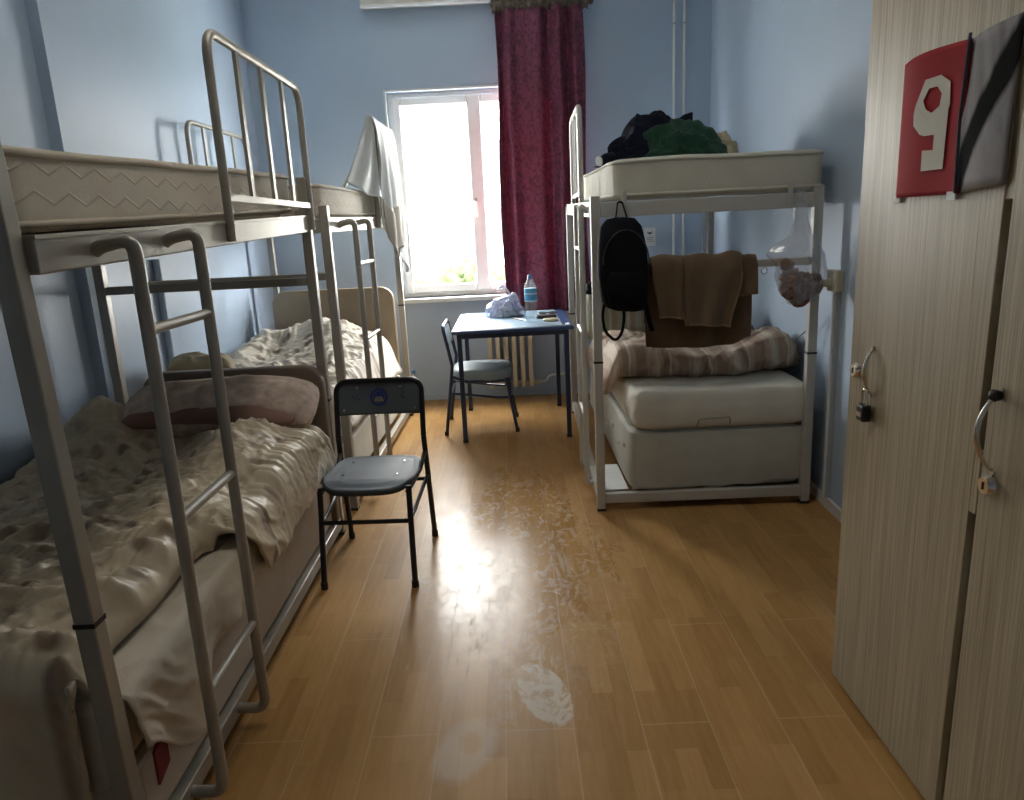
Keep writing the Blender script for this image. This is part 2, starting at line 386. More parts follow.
MAT['header'] = plain('curtain_header_brown', (.10, .075, .055), .7, var=.6, nscale=30)

def m_clear(name, tint=(1, 1, 1), gloss=.10, rough=.08, film=0.0, filmcol=(.8, .8, .82)):
    m, nt, b = M_(name); out = nt.nodes['Material Output']
    t = N(nt, 'ShaderNodeBsdfTransparent'); t.inputs[0].default_value = (*tint, 1)
    g = N(nt, 'ShaderNodeBsdfGlossy'); g.inputs['Roughness'].default_value = rough
    mx = N(nt, 'ShaderNodeMixShader'); mx.inputs[0].default_value = gloss
    L(nt, t.outputs[0], mx.inputs[1]); L(nt, g.outputs[0], mx.inputs[2]); last = mx.outputs[0]
    if film:
        d = N(nt, 'ShaderNodeBsdfDiffuse'); d.inputs[0].default_value = (*filmcol, 1)
        n = N(nt, 'ShaderNodeTexNoise', Scale=18.0, Detail=4.0, Distortion=1.0); L(nt, coords(nt), n.inputs['Vector'])
        f = math_(nt, 'MULTIPLY', n.outputs[0], film * 2, True)
        m2 = N(nt, 'ShaderNodeMixShader'); L(nt, f, m2.inputs[0]); L(nt, last, m2.inputs[1]); L(nt, d.outputs[0], m2.inputs[2]); last = m2.outputs[0]
    L(nt, last, out.inputs['Surface']); nt.nodes.remove(b); return m
MAT['glass'] = m_clear('window_glass', (.97, .98, .98), .05, .02)
MAT['pet'] = m_clear('clear_bottle', (.93, .97, .99), .16, .06, .05, (.7, .8, .88))
MAT['poly'] = m_clear('clear_bag', (.93, .94, .96), .16, .2, .17)
MAT['poly_white'] = m_clear('white_bag', (.75, .78, .85), .15, .25, .30, (.78, .80, .86))
MAT['bag_blue'] = plain('blue_purple_goods', (.14, .15, .33), .6, var=.5, nscale=30)
MAT['bag_dark'] = plain('dark_goods', (.035, .035, .05), .6, var=.6, nscale=30)
MAT['label_blue'] = m_stripes('bottle_label', [(0, (.10, .36, .62)), (.3, (.50, .68, .80)), (.42, (.12, .42, .68)), (.75, (.6, .72, .82)), (.85, (.10, .34, .6))], .09, 'Z', .01)
MAT['cap_blue'] = plain('blue_cap', (.10, .22, .50), .4)

def m_poster():
    m, nt, b = M_('grey_photo_print'); tc = N(nt, 'ShaderNodeTexCoord'); sep = N(nt, 'ShaderNodeSeparateXYZ'); L(nt, tc.outputs['Object'], sep.inputs[0])
    n = N(nt, 'ShaderNodeTexNoise', Scale=9.0, Detail=4.0, Distortion=.6); L(nt, coords(nt, (1, 1.4, .6)), n.inputs['Vector'])
    # dark diagonal shape printed on a pale grey sheet
    d = math_(nt, 'ADD', sep.outputs['Z'], math_(nt, 'MULTIPLY', sep.outputs['Y'], 1.7))
    d = math_(nt, 'ABSOLUTE', math_(nt, 'SUBTRACT', d, .0)); d = math_(nt, 'ADD', d, math_(nt, 'MULTIPLY', n.outputs[0], .07))
    f = math_(nt, 'DIVIDE', math_(nt, 'SUBTRACT', .10, d), .025, True)
    bc = ramp(nt, n.outputs[0], [(.35, (.22, .21, .22)), (.65, (.46, .45, .46))])
    L(nt, mix(nt, f, bc, (.008, .008, .009)), b.inputs['Base Color']); b.inputs['Roughness'].default_value = .8; b.inputs['Specular IOR Level'].default_value = .1; return m
MAT['poster'] = m_poster()

# ------------------------------------------------------------------ room shell
YB = 6.2; YF = -1.2; ZC = 3.35; XL = -1.975
def xr(y): return 1.53 + (y - 3.3) * .0475         # the right wall runs a little out of square
mb = MB().box((-2.3, YF - .15, -.12), (2.0, YB + .25, 0)); struct(mb.build('floor', MAT['floor']))
mb = MB().box((-2.3, YF - .15, ZC), (2.0, YB + .25, ZC + .12)); struct(mb.build('ceiling', MAT['ceiling']))
WX0, WX1, WZ0, WZ1 = -.915, .50, .885, 2.52          # opening
mb = MB()
mb.box((-2.3, YB, 0), (WX0, YB + .25, ZC)); mb.box((WX1, YB, 0), (2.0, YB + .25, ZC))
mb.box((WX0, YB, 0), (WX1, YB + .25, WZ0)); mb.box((WX0, YB, WZ1), (WX1, YB + .25, ZC))
struct(mb.build('wall_back', MAT['wall']))
mb = MB().box((-2.3, YF, 0), (XL - .055, 3.47, ZC)); mb.box((-2.3, 3.47, 0), (XL, YB, ZC)); struct(mb.build('wall_left', MAT['wall']))
mb = MB(); a, b = xr(YF), xr(YB)
mb.hexa([(a, YF, 0), (2.0, YF, 0), (2.0, YB, 0), (b, YB, 0), (a, YF, ZC), (2.0, YF, ZC), (2.0, YB, ZC), (b, YB, ZC)])
struct(mb.build('wall_right', MAT['wall']))
mb = MB().box((-2.3, YF - .15, 0), (2.0, YF, ZC)); struct(mb.build('wall_front', MAT['wall']))
mb = MB().hexa([(xr(2.1) - .014, 2.1, 0), (xr(2.1), 2.1, 0), (xr(6.18), 6.18, 0), (xr(6.18) - .014, 6.18, 0),
                (xr(2.1) - .014, 2.1, .055), (xr(2.1), 2.1, .055), (xr(6.18), 6.18, .055), (xr(6.18) - .014, 6.18, .055)])
struct(mb.build('baseboard_right', MAT['white_paint']))
mb = MB().box((XL, YB - .012, 0), (xr(YB) - .02, YB, .05), .003); struct(mb.build('baseboard_back', MAT['wall']))

# window
win = bpy.data.objects.new('window_1', None); COL.objects.link(win); win.location = ((WX0 + WX1) / 2, YB + .1, WZ0); struct(win)
INV[win] = Matrix.Translation(-V(win.location))
def frame(mb, x0, x1, z0, z1, w, y0, y1, bev=.006):
    mb.box((x0, y0, z0), (x0 + w, y1, z1), bev); mb.box((x1 - w, y0, z0), (x1, y1, z1), bev)
    mb.box((x0 + w, y0, z0), (x1 - w, y1, z0 + w), bev); mb.box((x0 + w, y0, z1 - w), (x1 - w, y1, z1), bev)
mb = MB(); frame(mb, WX0, WX1, WZ0, WZ1, .045, YB + .09, YB + .16)
mb.box((-.245, YB + .095, WZ0 + .04), (-.205, YB + .155, WZ1 - .04), .004); mb.build('window_frame', MAT['pvc'], win)
for x0, x1 in ((WX0 + .035, -.215), (-.235, WX1 - .035)):
    mb = MB(); frame(mb, x0, x1, WZ0 + .035, WZ1 - .035, .066, YB + .065, YB + .13, .010); sash = mb.build('window_sash', MAT['pvc'], win)
    MB().box((x0 + .055, YB + .098, WZ0 + .09), (x1 - .055, YB + .106, WZ1 - .09)).build('window_pane', MAT['glass'], sash)
mb = MB().box((-.262, YB + .052, 1.60), (-.236, YB + .066, 1.68), .004)
mb.tube(fillet([(-.249, YB + .055, 1.645), (-.249, YB + .025, 1.645), (-.249, YB + .022, 1.53)], .012), .008)
mb.build('window_handle', MAT['brass'], win)
mb = MB().box((WX0 - .03, YB - .075, WZ0 - .035), (WX1 + .03, YB + .09, WZ0), .006); struct(mb.build('trim_1', MAT['white_paint']))      # sill board
mb = MB()
mb.box((WX0 - .014, YB - .008, WZ0), (WX0 + .004, YB, WZ1 + .014), .002); mb.box((WX0 - .014, YB - .008, WZ1 - .004), (WX1 + .014, YB, WZ1 + .014), .002)
mb.box((WX1 - .004, YB - .008, WZ0), (WX1 + .014, YB, WZ1 + .014), .002); struct(mb.build('trim_2', MAT['white_paint']))              # white edge of the reveal

# ------------------------------------------------------------------ outside
tag(MB().box((-60, YB + 3, -4.2), (60, 70, -4)).build('yard', MAT['ground']), kind='structure')
bd = thing('house', 'pale house far outside behind the window glass', 'building', (-3, 30, -4))
MB().box((-9, 30, -4), (6, 40, 5.5)).build('wall', MAT['concrete'], bd)
MB().box((-9.4, 29.6, 5.5), (6.4, 40.4, 5.9)).build('roof', MAT['concrete'], bd)
for i in range(4):
    for z in (-2.4, .8, 3.4):
        MB().box((-7.6 + i * 3.2, 29.92, z), (-6.2 + i * 3.2, 30.05, z + 1.3), .03).build('window', MAT['outpane'], bd)
for i, (bx, by, bz, r) in enumerate([(-2.2, 14, -.25, .85), (-.9, 17.5, -.35, .95)]):
    bm = bmesh.new(); bmesh.ops.create_icosphere(bm, subdivisions=5, radius=1)
    for v in bm.verts:
        d = v.co.normalized(); k = 1 + .35 * noise.fractal(d * 3 + V((i * 5, 0, 0)), .8, 2.0, 4) + .12 * noise.noise(d * 22)
        v.co = V((bx, by, bz)) + V((d.x * r * k, d.y * r * k, d.z * r * 1.15 * k))
    t = thing('bush', ['pale green bush outside, seen low in the left window pane', 'pale green bush outside, nearer the middle window post'][i], 'bush', (bx, by, -4))
    MB().bm(bm).build('foliage', MAT['leaf'], t, auto=False)
    MB().tube([(bx, by, -4), (bx + .05, by, -2.6), (bx, by, bz)], .12).build('trunk', MAT['carcass'], t)

# ------------------------------------------------------------------ curtain, rod, blind box, radiator, pipes
mb = MB().box((-1.03, YB - .13, 3.115), (-.05, YB - .001, 3.30), .01); bb = mb.build('blind_box', MAT['box'], origin=(-.54, YB, 3.115))
tag(bb, 'long cream box fixed high on the wall above the window', 'blind box')
MB().box((-1.03, YB - .137, 3.098), (-.05, YB - .10, 3.118), .004).build('bottom_rail', MAT['white_paint'], bb)
t = thing('curtain_rod', 'brown curtain rod with end knob above the maroon curtain', 'curtain rod', (.3, YB, 3.06))
MB().tube([(-.045, YB - .10, 3.075), (.70, YB - .10, 3.075)], .013, 12).build('rod', MAT['header'], t)
MB().lathe([(.0, -.02), (.018, -.018), (.028, 0), (.018, .02), (0, .026)], (.715, YB - .10, 3.075), 16, 'x').build('end_knob', MAT['header'], t)
for x in (-.03, .68): MB().tube([(x, YB, 3.075), (x, YB - .10, 3.075)], .009, 8).build('bracket', MAT['header'], t)
cur = thing('curtain', 'long maroon jacquard curtain hanging over the right half of the window', 'curtain', (.3, YB - .10, .74))
def cfold(x, z):
    t = (3.03 - z) / 2.2
    p = x * 40 + 1.2 * math.sin(x * 9 + .8) + .5 * nz(x * 4, z * .6, 3)
    return (.042 + .022 * t) * math.sin(p) * (.6 + .4 * math.sin(x * 13 + 2)) + .012 * nz(x * 9, z * 1.2, 5)
def cfn(u, v):
    z = .74 + 2.305 * v; w = .335 + .014 * (1 - v) - .03 * math.exp(-((v - .55) / .2) ** 2) * 0
    x = .313 + (u - .5) * 2 * w + .012 * math.sin(z * 3)
    return (x, YB - .135 + cfold(x, z), z)
MB().grid(170, 70, cfn).build('curtain_cloth', MAT['curtain'], cur, smooth=True, solid=.004)
def hfn(u, v):
    x = -.035 + .73 * u; z = 3.02 + .125 * v
    return (x, YB - .105 + .026 * math.sin(x * 110) * (.5 + .5 * math.cos(v * 7)) - .02 * math.sin(v * PI), z + .006 * nz(x * 30, v * 3, 2))
MB().grid(200, 10, hfn).build('gathered_heading', MAT['header'], cur, smooth=True, solid=.004)

rad = thing('radiator', 'cream column radiator on the back wall beneath the blue table', 'radiator', (0, YB - .08, .12))
for i in range(6):
    x = -.195 + i * .068; mb = MB()
    mb.tube(fillet([(x, YB - .125, .12), (x, YB - .125, .61), (x, YB - .045, .61), (x, YB - .045, .12), (x, YB - .125, .12)], .02), .0, sq=(.034, .030), up=(1, 0, 0))
    mb.box((x - .009, YB - .12, .15), (x + .009, YB - .05, .58)); mb.build('column', MAT['radiator'], rad)
MB().tube([(-.21, YB - .085, .135), (.215, YB - .085, .135)], .018).build('lower_pipe', MAT['radiator'], rad)
MB().tube([(-.21, YB - .085, .565), (.215, YB - .085, .565)], .018).build('upper_pipe', MAT['radiator'], rad)
mb = MB().tube(fillet([(.215, YB - .085, .135), (.27, YB - .085, .135), (.30, YB - .05, .18), (.62, YB - .03, .19), (.64, YB - .02, .0)], .03), .010)
mb.build('feed_pipe', MAT['white_paint'], rad)
for i, (x, lab) in enumerate([(1.372, 'left one of two thin pale pipes on the back wall right of the curtain'), (1.452, 'right one of two thin pale pipes on the back wall beside the corner')]):
    mb = MB().tube([(x, YB - .018, .03), (x, YB - .018, ZC - .002)], .011, 12)
    p = mb.build('heating_pipe', MAT['white_paint'], origin=(x, YB - .018, 0)); tag(p, lab, 'pipe')
    for z in (.6, 1.9, 2.9): MB().box((x - .016, YB - .03, z), (x + .016, YB, z + .012), .002).build('pipe_clip', MAT['trunking'], p)
mb = MB().box((1.612, YB - .03, .05), (1.648, YB - .001, 1.52), .003); tag(mb.build('cable_duct', MAT['trunking'], origin=(1.63, YB - .015, .05)), 'square grey cable duct in the back right corner behind the bunk', 'cable duct')
mb = MB().tube([(XL + .022, 4.13, .02), (XL + .022, 4.13, 1.36)], .020, 12)
tag(mb.build('drain_pipe', MAT['wall'], origin=(XL + .022, 4.13, .02)), 'blue painted vertical pipe on the left wall behind the far left bunk', 'pipe')
n_ = thing('paper_notice', 'small white paper notice on the back wall beside the black backpack', 'notice', (1.18, YB, 1.22))
MB().box((1.132, YB - .003, 1.222), (1.226, YB - .0005, 1.372)).build('sheet', MAT['paper'], n_)
mb = MB(); mb.box((1.168, YB - .0045, 1.318), (1.19, YB - .003, 1.335)); mb.box((1.158, YB - .0045, 1.328), (1.166, YB - .003, 1.338)); mb.box((1.192, YB - .0045, 1.328), (1.2, YB - .003, 1.338))
for z in (1.29, 1.275, 1.26): mb.box((1.15, YB - .0042, z), (1.208, YB - .003, z + .003))
mb.build('printing', MAT['ink'], n_)

# ------------------------------------------------------------------ bunk frames
PW = .043
def make_bunk(label, loc, rz, s, W=.965, Ln=2.0, H=1.58, rz0=1.40, rz1=1.40, band=(.68, .68, .68, .68), lad=(.2, .56), gd=(1.0, 2.0), steel='steel',
              near_bar=True, far_bar=True, wall_guard=None, gtop=2.08, ladx=.10, rungs=(1.262, .815, .352), goff=.026, lean=0.0, barz=1.225, gbw=.029, group='grey steel bunk bed frames'):
    """local frame: aisle posts on x=0, wall posts on x=-s*W, length along +y"""
    t = thing('bunk_bed_frame', label, 'bunk bed frame', loc, rz, group); m = MAT[steel]
    X = lambda p: (INV[t].inverted() @ V(p))
    rl = lambda y: rz0 + (rz1 - rz0) * y / Ln
    def bx(mb, lo, hi, bev=.004): return mb.box(lo, hi, bev, 2, INV[t].inverted())
    corners = [(0, 0), (-s * W, 0), (0, Ln), (-s * W, Ln)]
    for i, (px, py) in enumerate(corners):
        h = PW / 2
        ln_ = lean if i == 0 else 0.0; mb = MB()
        mb.hexa([X((px + a * h, py + b * h, .006)) for a, b in ((-1, -1), (1, -1), (1, 1), (-1, 1))] + [X((px + a * h + ln_, py + b * h, H)) for a, b in ((-1, -1), (1, -1), (1, 1), (-1, 1))], .004)
        po = mb.build('post', m, t)
        bl_ = ln_ * band[i] / H; bx(MB(), (px + bl_ - h - .0015, py - h - .0015, band[i]), (px + bl_ + h + .0015, py + h + .0015, band[i] + .011), .001).build('joint_band', MAT['black'], po)
        bx(MB(), (px - h - .001, py - h - .001, 0), (px + h + .001, py + h + .001, .014), .002).build('foot_cap', MAT['black'], po)
    h = PW / 2
    for px in (0, -s * W):
        mb = MB(); P = [(px - .014, h, rl(h)), (px + .014, h, rl(h)), (px + .014, Ln - h, rl(Ln)), (px - .014, Ln - h, rl(Ln))]
        mb.hexa([X(p) for p in P] + [X((p[0], p[1], p[2] + .068)) for p in P], .004); r = mb.build('side_rail', m, t)
        mb = MB(); P = [(px - .018, h, rl(h) + .066), (px + .018, h, rl(h) + .066), (px + .018, Ln - h, rl(Ln) + .066), (px - .018, Ln - h, rl(Ln) + .066)]
        mb.hexa([X(p) for p in P] + [X((p[0], p[1], p[2] + .008)) for p in P]); mb.build('rail_lip', m, r)
        bx(MB(), (px - .018, h, .040), (px + .018, Ln - h, .092)).build('bottom_rail', m, t)
    for k, py in enumerate((0, Ln)):
        z = rl(py)
        bx(MB(), (-s * W + s * h, py - .014, z), (-s * h, py + .014, z + .068)).build('end_rail', m, t)
        bx(MB(), (-s * W + s * h, py - .018, .040), (-s * h, py + .018, .092)).build('bottom_end_rail', m, t)
        if (near_bar, far_bar)[k]:
            bx(MB(), (-s * W + s * h, py - .016, barz), (-s * h, py + .016, barz + .037)).build('crossbar', m, t)
        for q in (.13, .87):    # mattress retainer pegs
            y_ = py + (-.020 if k == 0 else .020)
            bx(MB(), (-s * W * q - .011, y_ - .006, z), (-s * W * q + .011, y_ + .006, z + .115), .003).build('mattress_peg', m, t)
    # slats carrying the upper mattress
    mb = MB()
    for i in range(12):
        y = .1 + i * (Ln - .2) / 11; z = rl(y)
        mb.box((-s * W + s * .016, y - .03, z + .05), (-s * .016, y + .03, z + .064), 0, 1, INV[t].inverted())
    mb.build('slats', MAT['carcass'], t)
    # ladder bent out of the rail towards the aisle
    xl = s * ladx
    ld = None
    for i, y in enumerate(lad):
        z = rl(y) + .03
        pts = [X(p) for p in fillet([(s * .012, y, z), (s * .03, y, z + .012), (xl, y, z + .025), (xl, y, .14), (xl, y, .06), (s * .016, y, .066)], .07, 8)]
        o = MB().tube(pts, .0153, 12).build('ladder', m, t) if ld is None else MB().tube(pts, .0153, 12).build('ladder_rail', m, ld)
        if ld is None: ld = o
    for z in rungs:
        MB().tube([X((xl, lad[0], z)), X((xl, lad[1], z))], .0125, 10).build('rung', m, ld)
    # guard rail outside the aisle rail
    def guard(name, px, y0, y1, sg):
        xg = px + sg * goff
        pts = [X(p) for p in fillet([(xg, y0, rl(y0) + .01), (xg, y0, gtop), (xg, y1, gtop), (xg, y1, rl(y1) + .01)], .085, 8)]
        g = MB().tube(pts, .0145, 12).build(name, m, t)
        zc = max(rl(y0), rl(y1)) + .115
        MB().bar(X((xg, y0, zc)), X((xg, y1, zc)), .022, .014, up=(0, 0, 1)).build('guard_crossbar', m, g)
        nb = 3
        for k in range(nb):
            y = y0 + (y1 - y0) * (k + 1) / (nb + 1)
            MB().bar(X((xg, y, zc)), X((xg, y, gtop - .006)), gbw, .012, up=(0, 1, 0)).build('guard_bar', m, g)
    if gd: guard('guard_rail', 0, gd[0], gd[1], s)
    if wall_guard: guard('wall_guard_rail', -s * W, wall_guard[0], wall_guard[1], -s)
    return t
B1 = (-.902, 1.385, 0); B2 = (-.893, 3.70, 0); B3 = (.414, 3.525, 0)
b1 = make_bunk('tall grey steel bunk frame nearest the camera on the left, with ladder', B1, 0, 1, rz0=1.40, rz1=1.462, H=1.70, near_bar=False, lad=(.222, .558), gd=(1.0, 2.0), gtop=2.065, lean=-.03)
b2 = make_bunk('far left grey steel bunk frame by the window with a cloth over its rail', B2, -.022, 1, rz0=1.455, rz1=1.475, H=1.585, band=(.675, .68, .88, .88), lad=(.2, .56), gd=(1.22, 1.95), wall_guard=(.86, 1.80), gtop=2.14, rungs=(1.29, .89, .45), far_bar=False)
b3 = make_bunk('pale grey steel bunk frame on the right wall with towels on its bar', B3, -.022, -1, W=1.033, steel='steel_pale', rz0=1.462, rz1=1.50, H=1.56, band=(.77, .77, .77, .77), lad=(.24, .58), gd=(.74, 1.40), gtop=2.07, goff=.004, ladx=.048, barz=1.198, gbw=.018, rungs=(1.31, .88, .43), far_bar=False)

# ------------------------------------------------------------------ upper mattresses
def make_mattress(name, label, group, lo, hi, z0, z1, th, mat, seed, pip=True, rz=0.0, cr=.07):
    """lo/hi = xy corners; bottom height z0 at the near end, z1 at the far end"""
    cx, cy = (lo[0] + hi[0]) / 2, (lo[1] + hi[1]) / 2
    t = thing(name, label, 'mattress', (cx, cy, min(z0, z1)), rz, group); R = INV[t].inverted()
    bm = bmesh.new(); bmesh.ops.create_cube(bm, size=1); w, l = hi[0] - lo[0], hi[1] - lo[1]
    for v in bm.verts: v.co = V((v.co.x * w, v.co.y * l, (v.co.z + .5) * th))
    vert = [e for e in bm.edges if abs(e.verts[0].co.z - e.verts[1].co.z) > th * .5]
    bmesh.ops.bevel(bm, geom=vert, offset=cr, segments=5, affect='EDGES', profile=.5)
    hor = [e for e in bm.edges if abs(e.verts[0].co.z - e.verts[1].co.z) < 1e-5 and len(e.link_faces) == 2 and any(len(f.verts) > 4 for f in e.link_faces)]
    bmesh.ops.bevel(bm, geom=hor, offset=.022, segments=3, affect='EDGES', profile=.5)
    bmesh.ops.triangulate(bm, faces=[f for f in bm.faces if len(f.verts) > 4])
    bmesh.ops.subdivide_edges(bm, edges=[e for e in bm.edges if e.calc_length() > .12], cuts=5, use_grid_fill=True)
    for v in bm.verts:
        k = noise.noise(V((v.co.x * 3, v.co.y * 3, v.co.z * 5 + seed)))
        v.co += V((.006 * k, .006 * k, 0)) * 1
        v.co.z += .008 * k * (v.co.z / th) + (z0 - min(z0, z1)) + (z1 - z0) * (v.co.y / l + .5)
    loc = V((cx, cy, min(z0, z1)))
    mb = MB(); mb.bm(bm, R); core = mb.build('mattress_core', mat, t, smooth=False)
    for zz in (.016, th - .016):
        pts = []
        rr = cr
        for (ax, ay, st) in ((w / 2 - rr, l / 2 - rr, 0), (-w / 2 + rr, l / 2 - rr, PI / 2), (-w / 2 + rr, -l / 2 + rr, PI), (w / 2 - rr, -l / 2 + rr, 1.5 * PI)):
            for i in range(6):
                a = st + PI / 2 * i / 5; pts.append((ax + rr * math.cos(a), ay + rr * math.sin(a)))
        P = []
        for i in range(len(pts)):
            p, q = V((*pts[i], 0)), V((*pts[(i + 1) % len(pts)], 0)); n = max(1, int((q - p).length / .08))
            for j in range(n):
                c = p.lerp(q, j / n); k = noise.noise(V((c.x * 3, c.y * 3, zz * 5 + seed)))
                P.append(R @ V((c.x + .006 * k, c.y + .006 * k, zz + .008 * k * zz / th + (z0 - min(z0, z1)) + (z1 - z0) * (c.y / l + .5))))
        MB().tube(P, .0075, 8, closed=True).build('edge_piping', MAT['piping'] if pip else MAT['mattress_plain'], t, smooth=True)
    return t
G = 'mattresses on the top bunks'
make_mattress('mattress', 'worn beige zigzag quilted mattress on the top bunk nearest the camera, left', G, (-1.845, 1.42), (-.94, 3.365), 1.478, 1.545, .168, MAT['mattress'], 1)
make_mattress('mattress', 'beige mattress on the far left top bunk, under the draped cloth', G, (-1.835, 3.735), (-.90, 5.66), 1.533, 1.553, .165, MAT['mattress'], 2, rz=-.022)
make_mattress('mattress', 'off-white mattress on the right top bunk under a heap of clothes', G, (.515, 3.505), (1.485, 5.49), 1.542, 1.58, .180, MAT['mattress_plain'], 3, pip=False, rz=-.012, cr=.045)

# ------------------------------------------------------------------ lower beds
def rounded_panel(mb, x0, x1, y0, y1, z0, z1, r):
    """upright panel with round top corners"""
    poly = [(x0, z0), (x1, z0)] + [(x1 - r + r * math.cos(a * PI / 16), z1 - r + r * math.sin(a * PI / 16)) for a in range(9)] + [(x0 + r + r * math.cos(PI / 2 + a * PI / 16), z1 - r + r * math.sin(PI / 2 + a * PI / 16)) for a in range(9)]
    bm = bmesh.new(); vs = [bm.verts.new((x, y0, z)) for x, z in poly]; f = bm.faces.new(vs)
    e = bmesh.ops.extrude_face_region(bm, geom=[f])
    for g in e['geom']:
        if isinstance(g, bmesh.types.BMVert): g.co.y = y1
    bmesh.ops.recalc_face_normals(bm, faces=bm.faces[:])
    ed = [q for q in bm.edges if abs(q.verts[0].co.y - q.verts[1].co.y) < 1e-6]
    bmesh.ops.bevel(bm, geom=ed, offset=.012, segments=3, affect='EDGES', profile=.5)
    mb.bm(bm); return mb
def ubox(lo, hi, zt0, zt1, bev=.02):
    """upholstered box, top height varies along y"""
    P = [(lo[0], lo[1], lo[2]), (hi[0], lo[1], lo[2]), (hi[0], hi[1], lo[2]), (lo[0], hi[1], lo[2])]
    return MB().hexa(P + [(P[0][0], P[0][1], zt0), (P[1][0], P[1][1], zt0), (P[2][0], P[2][1], zt1), (P[3][0], P[3][1], zt1)], bev)
# near left bed
bs = thing('divan', 'beige upholstered bed base with shade-darkened headboard, nearest the camera', 'bed base', (-1.4, 2.35, .095), group='upholstered bed bases')
ubox((-1.87, 1.43, .096), (-.905, 3.29, .3), .285, .385).build('base_box', MAT['base_beige'], bs)
rounded_panel(MB(), -1.72, -.885, 3.295, 3.365, .10, .865, .09).build('headboard', MAT['headboard_shaded'], bs)
MB().hexa([(-.910, 1.50, .18), (-.899, 1.50, .18), (-.899, 1.56, .20), (-.910, 1.56, .20), (-.910, 1.50, .27), (-.899, 1.50, .27), (-.899, 1.56, .29), (-.910, 1.56, .29)]).build('name_tape', MAT['maroon'], bs)
mt1 = thing('mattress', 'mattress in a beige sheet on the lower bed nearest the camera', 'mattress', (-1.4, 2.35, .29), group='lower bed mattresses')
ubox((-1.86, 1.44, .29), (-.918, 3.285, .4), .465, .545, .035).build('mattress_core', MAT['sheet'], mt1)
# sheet: lies on the mattress and hangs down the aisle side in a slanting hem
def hem(y): return .18 + .15 * ss(1.68, 1.82, y) + .13 * ss(1.82, 3.2, y) + .16 * ss(1.66, 1.42, y)
def sheet1(u, v):
    y = 1.425 + 1.84 * v; zt = .470 + (.55 - .470) * v; zb = hem(y); a = u
    side = .35 + (zt - zb); d = a * side
    wr_ = .010 * wrinkle(a * 1.2, y, 40, .6)
    if d < .33: return (-1.248 + d, y, zt + .004 + wr_ * ss(0, .1, d))
    q = (d - .33); r = .03
    if q < r * 1.57: an = q / r; return (-.918 + r * math.sin(an), y, zt + .004 - r * (1 - math.cos(an)) + wr_ * .6)
    q -= r * 1.57; dep = q / max(.05, (zt - zb))
    return (-.893 + .006 + wr_ * 1.3 + .012 * math.sin(y * 23 + 2 * nz(y * 2, 0, 1)) * dep + .012 * dep, y, zt - .026 - q)
sh = MB().grid(60, 130, sheet1).build('bed_sheet', MAT['sheet'], origin=(-.9, 2.35, .3), smooth=True, solid=.004)
def sheet_end(u, v):
    x = -1.30 + .405 * u; q = v; w_ = .010 * wrinkle(u * .6, q * .3, 45, 1.2) * q
    r_ = .03 * ss(.9, 1.0, u)
    return (x - r_ * .4, 1.428 - .022 * math.sin(min(1, q * 5) * PI / 2) - w_ + r_, .474 - .225 * q + .02 * math.sin(u * 8) * q)
MB().grid(40, 30, sheet_end).build('sheet_end', MAT['sheet'], sh, smooth=True, solid=.004)
tag(sh, 'beige sheet hanging loose down the side of the bed nearest the camera', 'sheet')
# duvet
def duv1_top(x, y):
    m = .50 + (.56 - .50) * (y - 1.43) / 1.85
    z = m + .055
    z += .20 * math.exp(-((x + 1.80) / .15) ** 2 - ((y - 3.18) / .24) ** 2)          # lump by the wall
    z -= .03 * math.exp(-((x + 1.9) / .3) ** 2 - ((y - 2.3) / .4) ** 2)
    z += .115 * math.exp(-((x + 1.06) / .20) ** 2 - ((y - 2.80) / .36) ** 2)
    z += .05 * math.exp(-((x + 1.1) / .25) ** 2 - ((y - 2.2) / .2) ** 2)
    z -= .05 * math.exp(-((x + 1.45) / .14) ** 2 - ((y - 2.75) / .4) ** 2)
    z += .05 * math.exp(-((x + 1.3) / .3) ** 2 - ((y - 1.6) / .3) ** 2)
    return z + (.056 * wrinkle(x, y, 11, .5)) + .012 * ridge(x, y, 12, 5, 1.1) + .013 * ridge(x, y, 6.0, 8, -.3, 1.7, 3.0) * (.5 + .5 * nz(x * 3, y * 3, 2))
def duvet1(u, v):
    y = 1.40 + 1.80 * max(0, (v - .10) / .90) + .02 * nz(u * 3, 1, 7)
    if v < .10:                                     # hangs over the near end of the bed
        q = (.10 - v) / .10; p = V(duvet1(min(u, .985), .10)); w_ = .012 * wrinkle(u * 1.1, q * .3, 77, .1)
        k = ss(.985, 1.0, u)
        return (p.x, p.y - .035 * math.sin(min(1, q * 4) * PI / 2) - w_, p.z - .34 * q * (1 - k) - .02 * k * q)
    over = ss(2.06, 2.26, y)                       # past y=2.2 it slides over the side
    ln = .965 + .03 * nz(y * 3, 2, 3) + (.34 + .05 * nz(y * 4, 1, 2)) * over + .03 * ss(1.55, 1.42, y)
    d = u * ln; x0 = -1.955
    edge = min(1, (1 - v) * 16, (1 - u) * 14, .35 + u * 14); puff = math.sqrt(max(0, 1 - (1 - edge) ** 2))
    base = .495 + (.555 - .495) * v; xs = x0 + d; lim = -.945
    if xs < lim:
        zt = duv1_top(xs, y); z = base + (zt - base) * puff
        roll = over * ss(lim - .22, lim, xs); z -= .055 * roll
        return (xs, y, z)
    q = xs - lim; zt = duv1_top(lim, y) - .055
    r = .075; bul = .018 * wrinkle(q * 1.4, y, 15, 1.2)
    if q < r * 1.57: an = q / r; return (lim + (r + .012) * math.sin(an) + bul, y, zt - r * (1 - math.cos(an)))
    q -= r * 1.57
    return (lim + r + .012 + bul + .02 * math.sin(min(1, q / .2) * PI) - .02 * q, y, max(.385, zt - r - q * .9))
dv = MB().grid(190, 260, duvet1).build('duvet', MAT['duvet1'], origin=(-1.4, 2.3, .5), smooth=True, solid=.012)
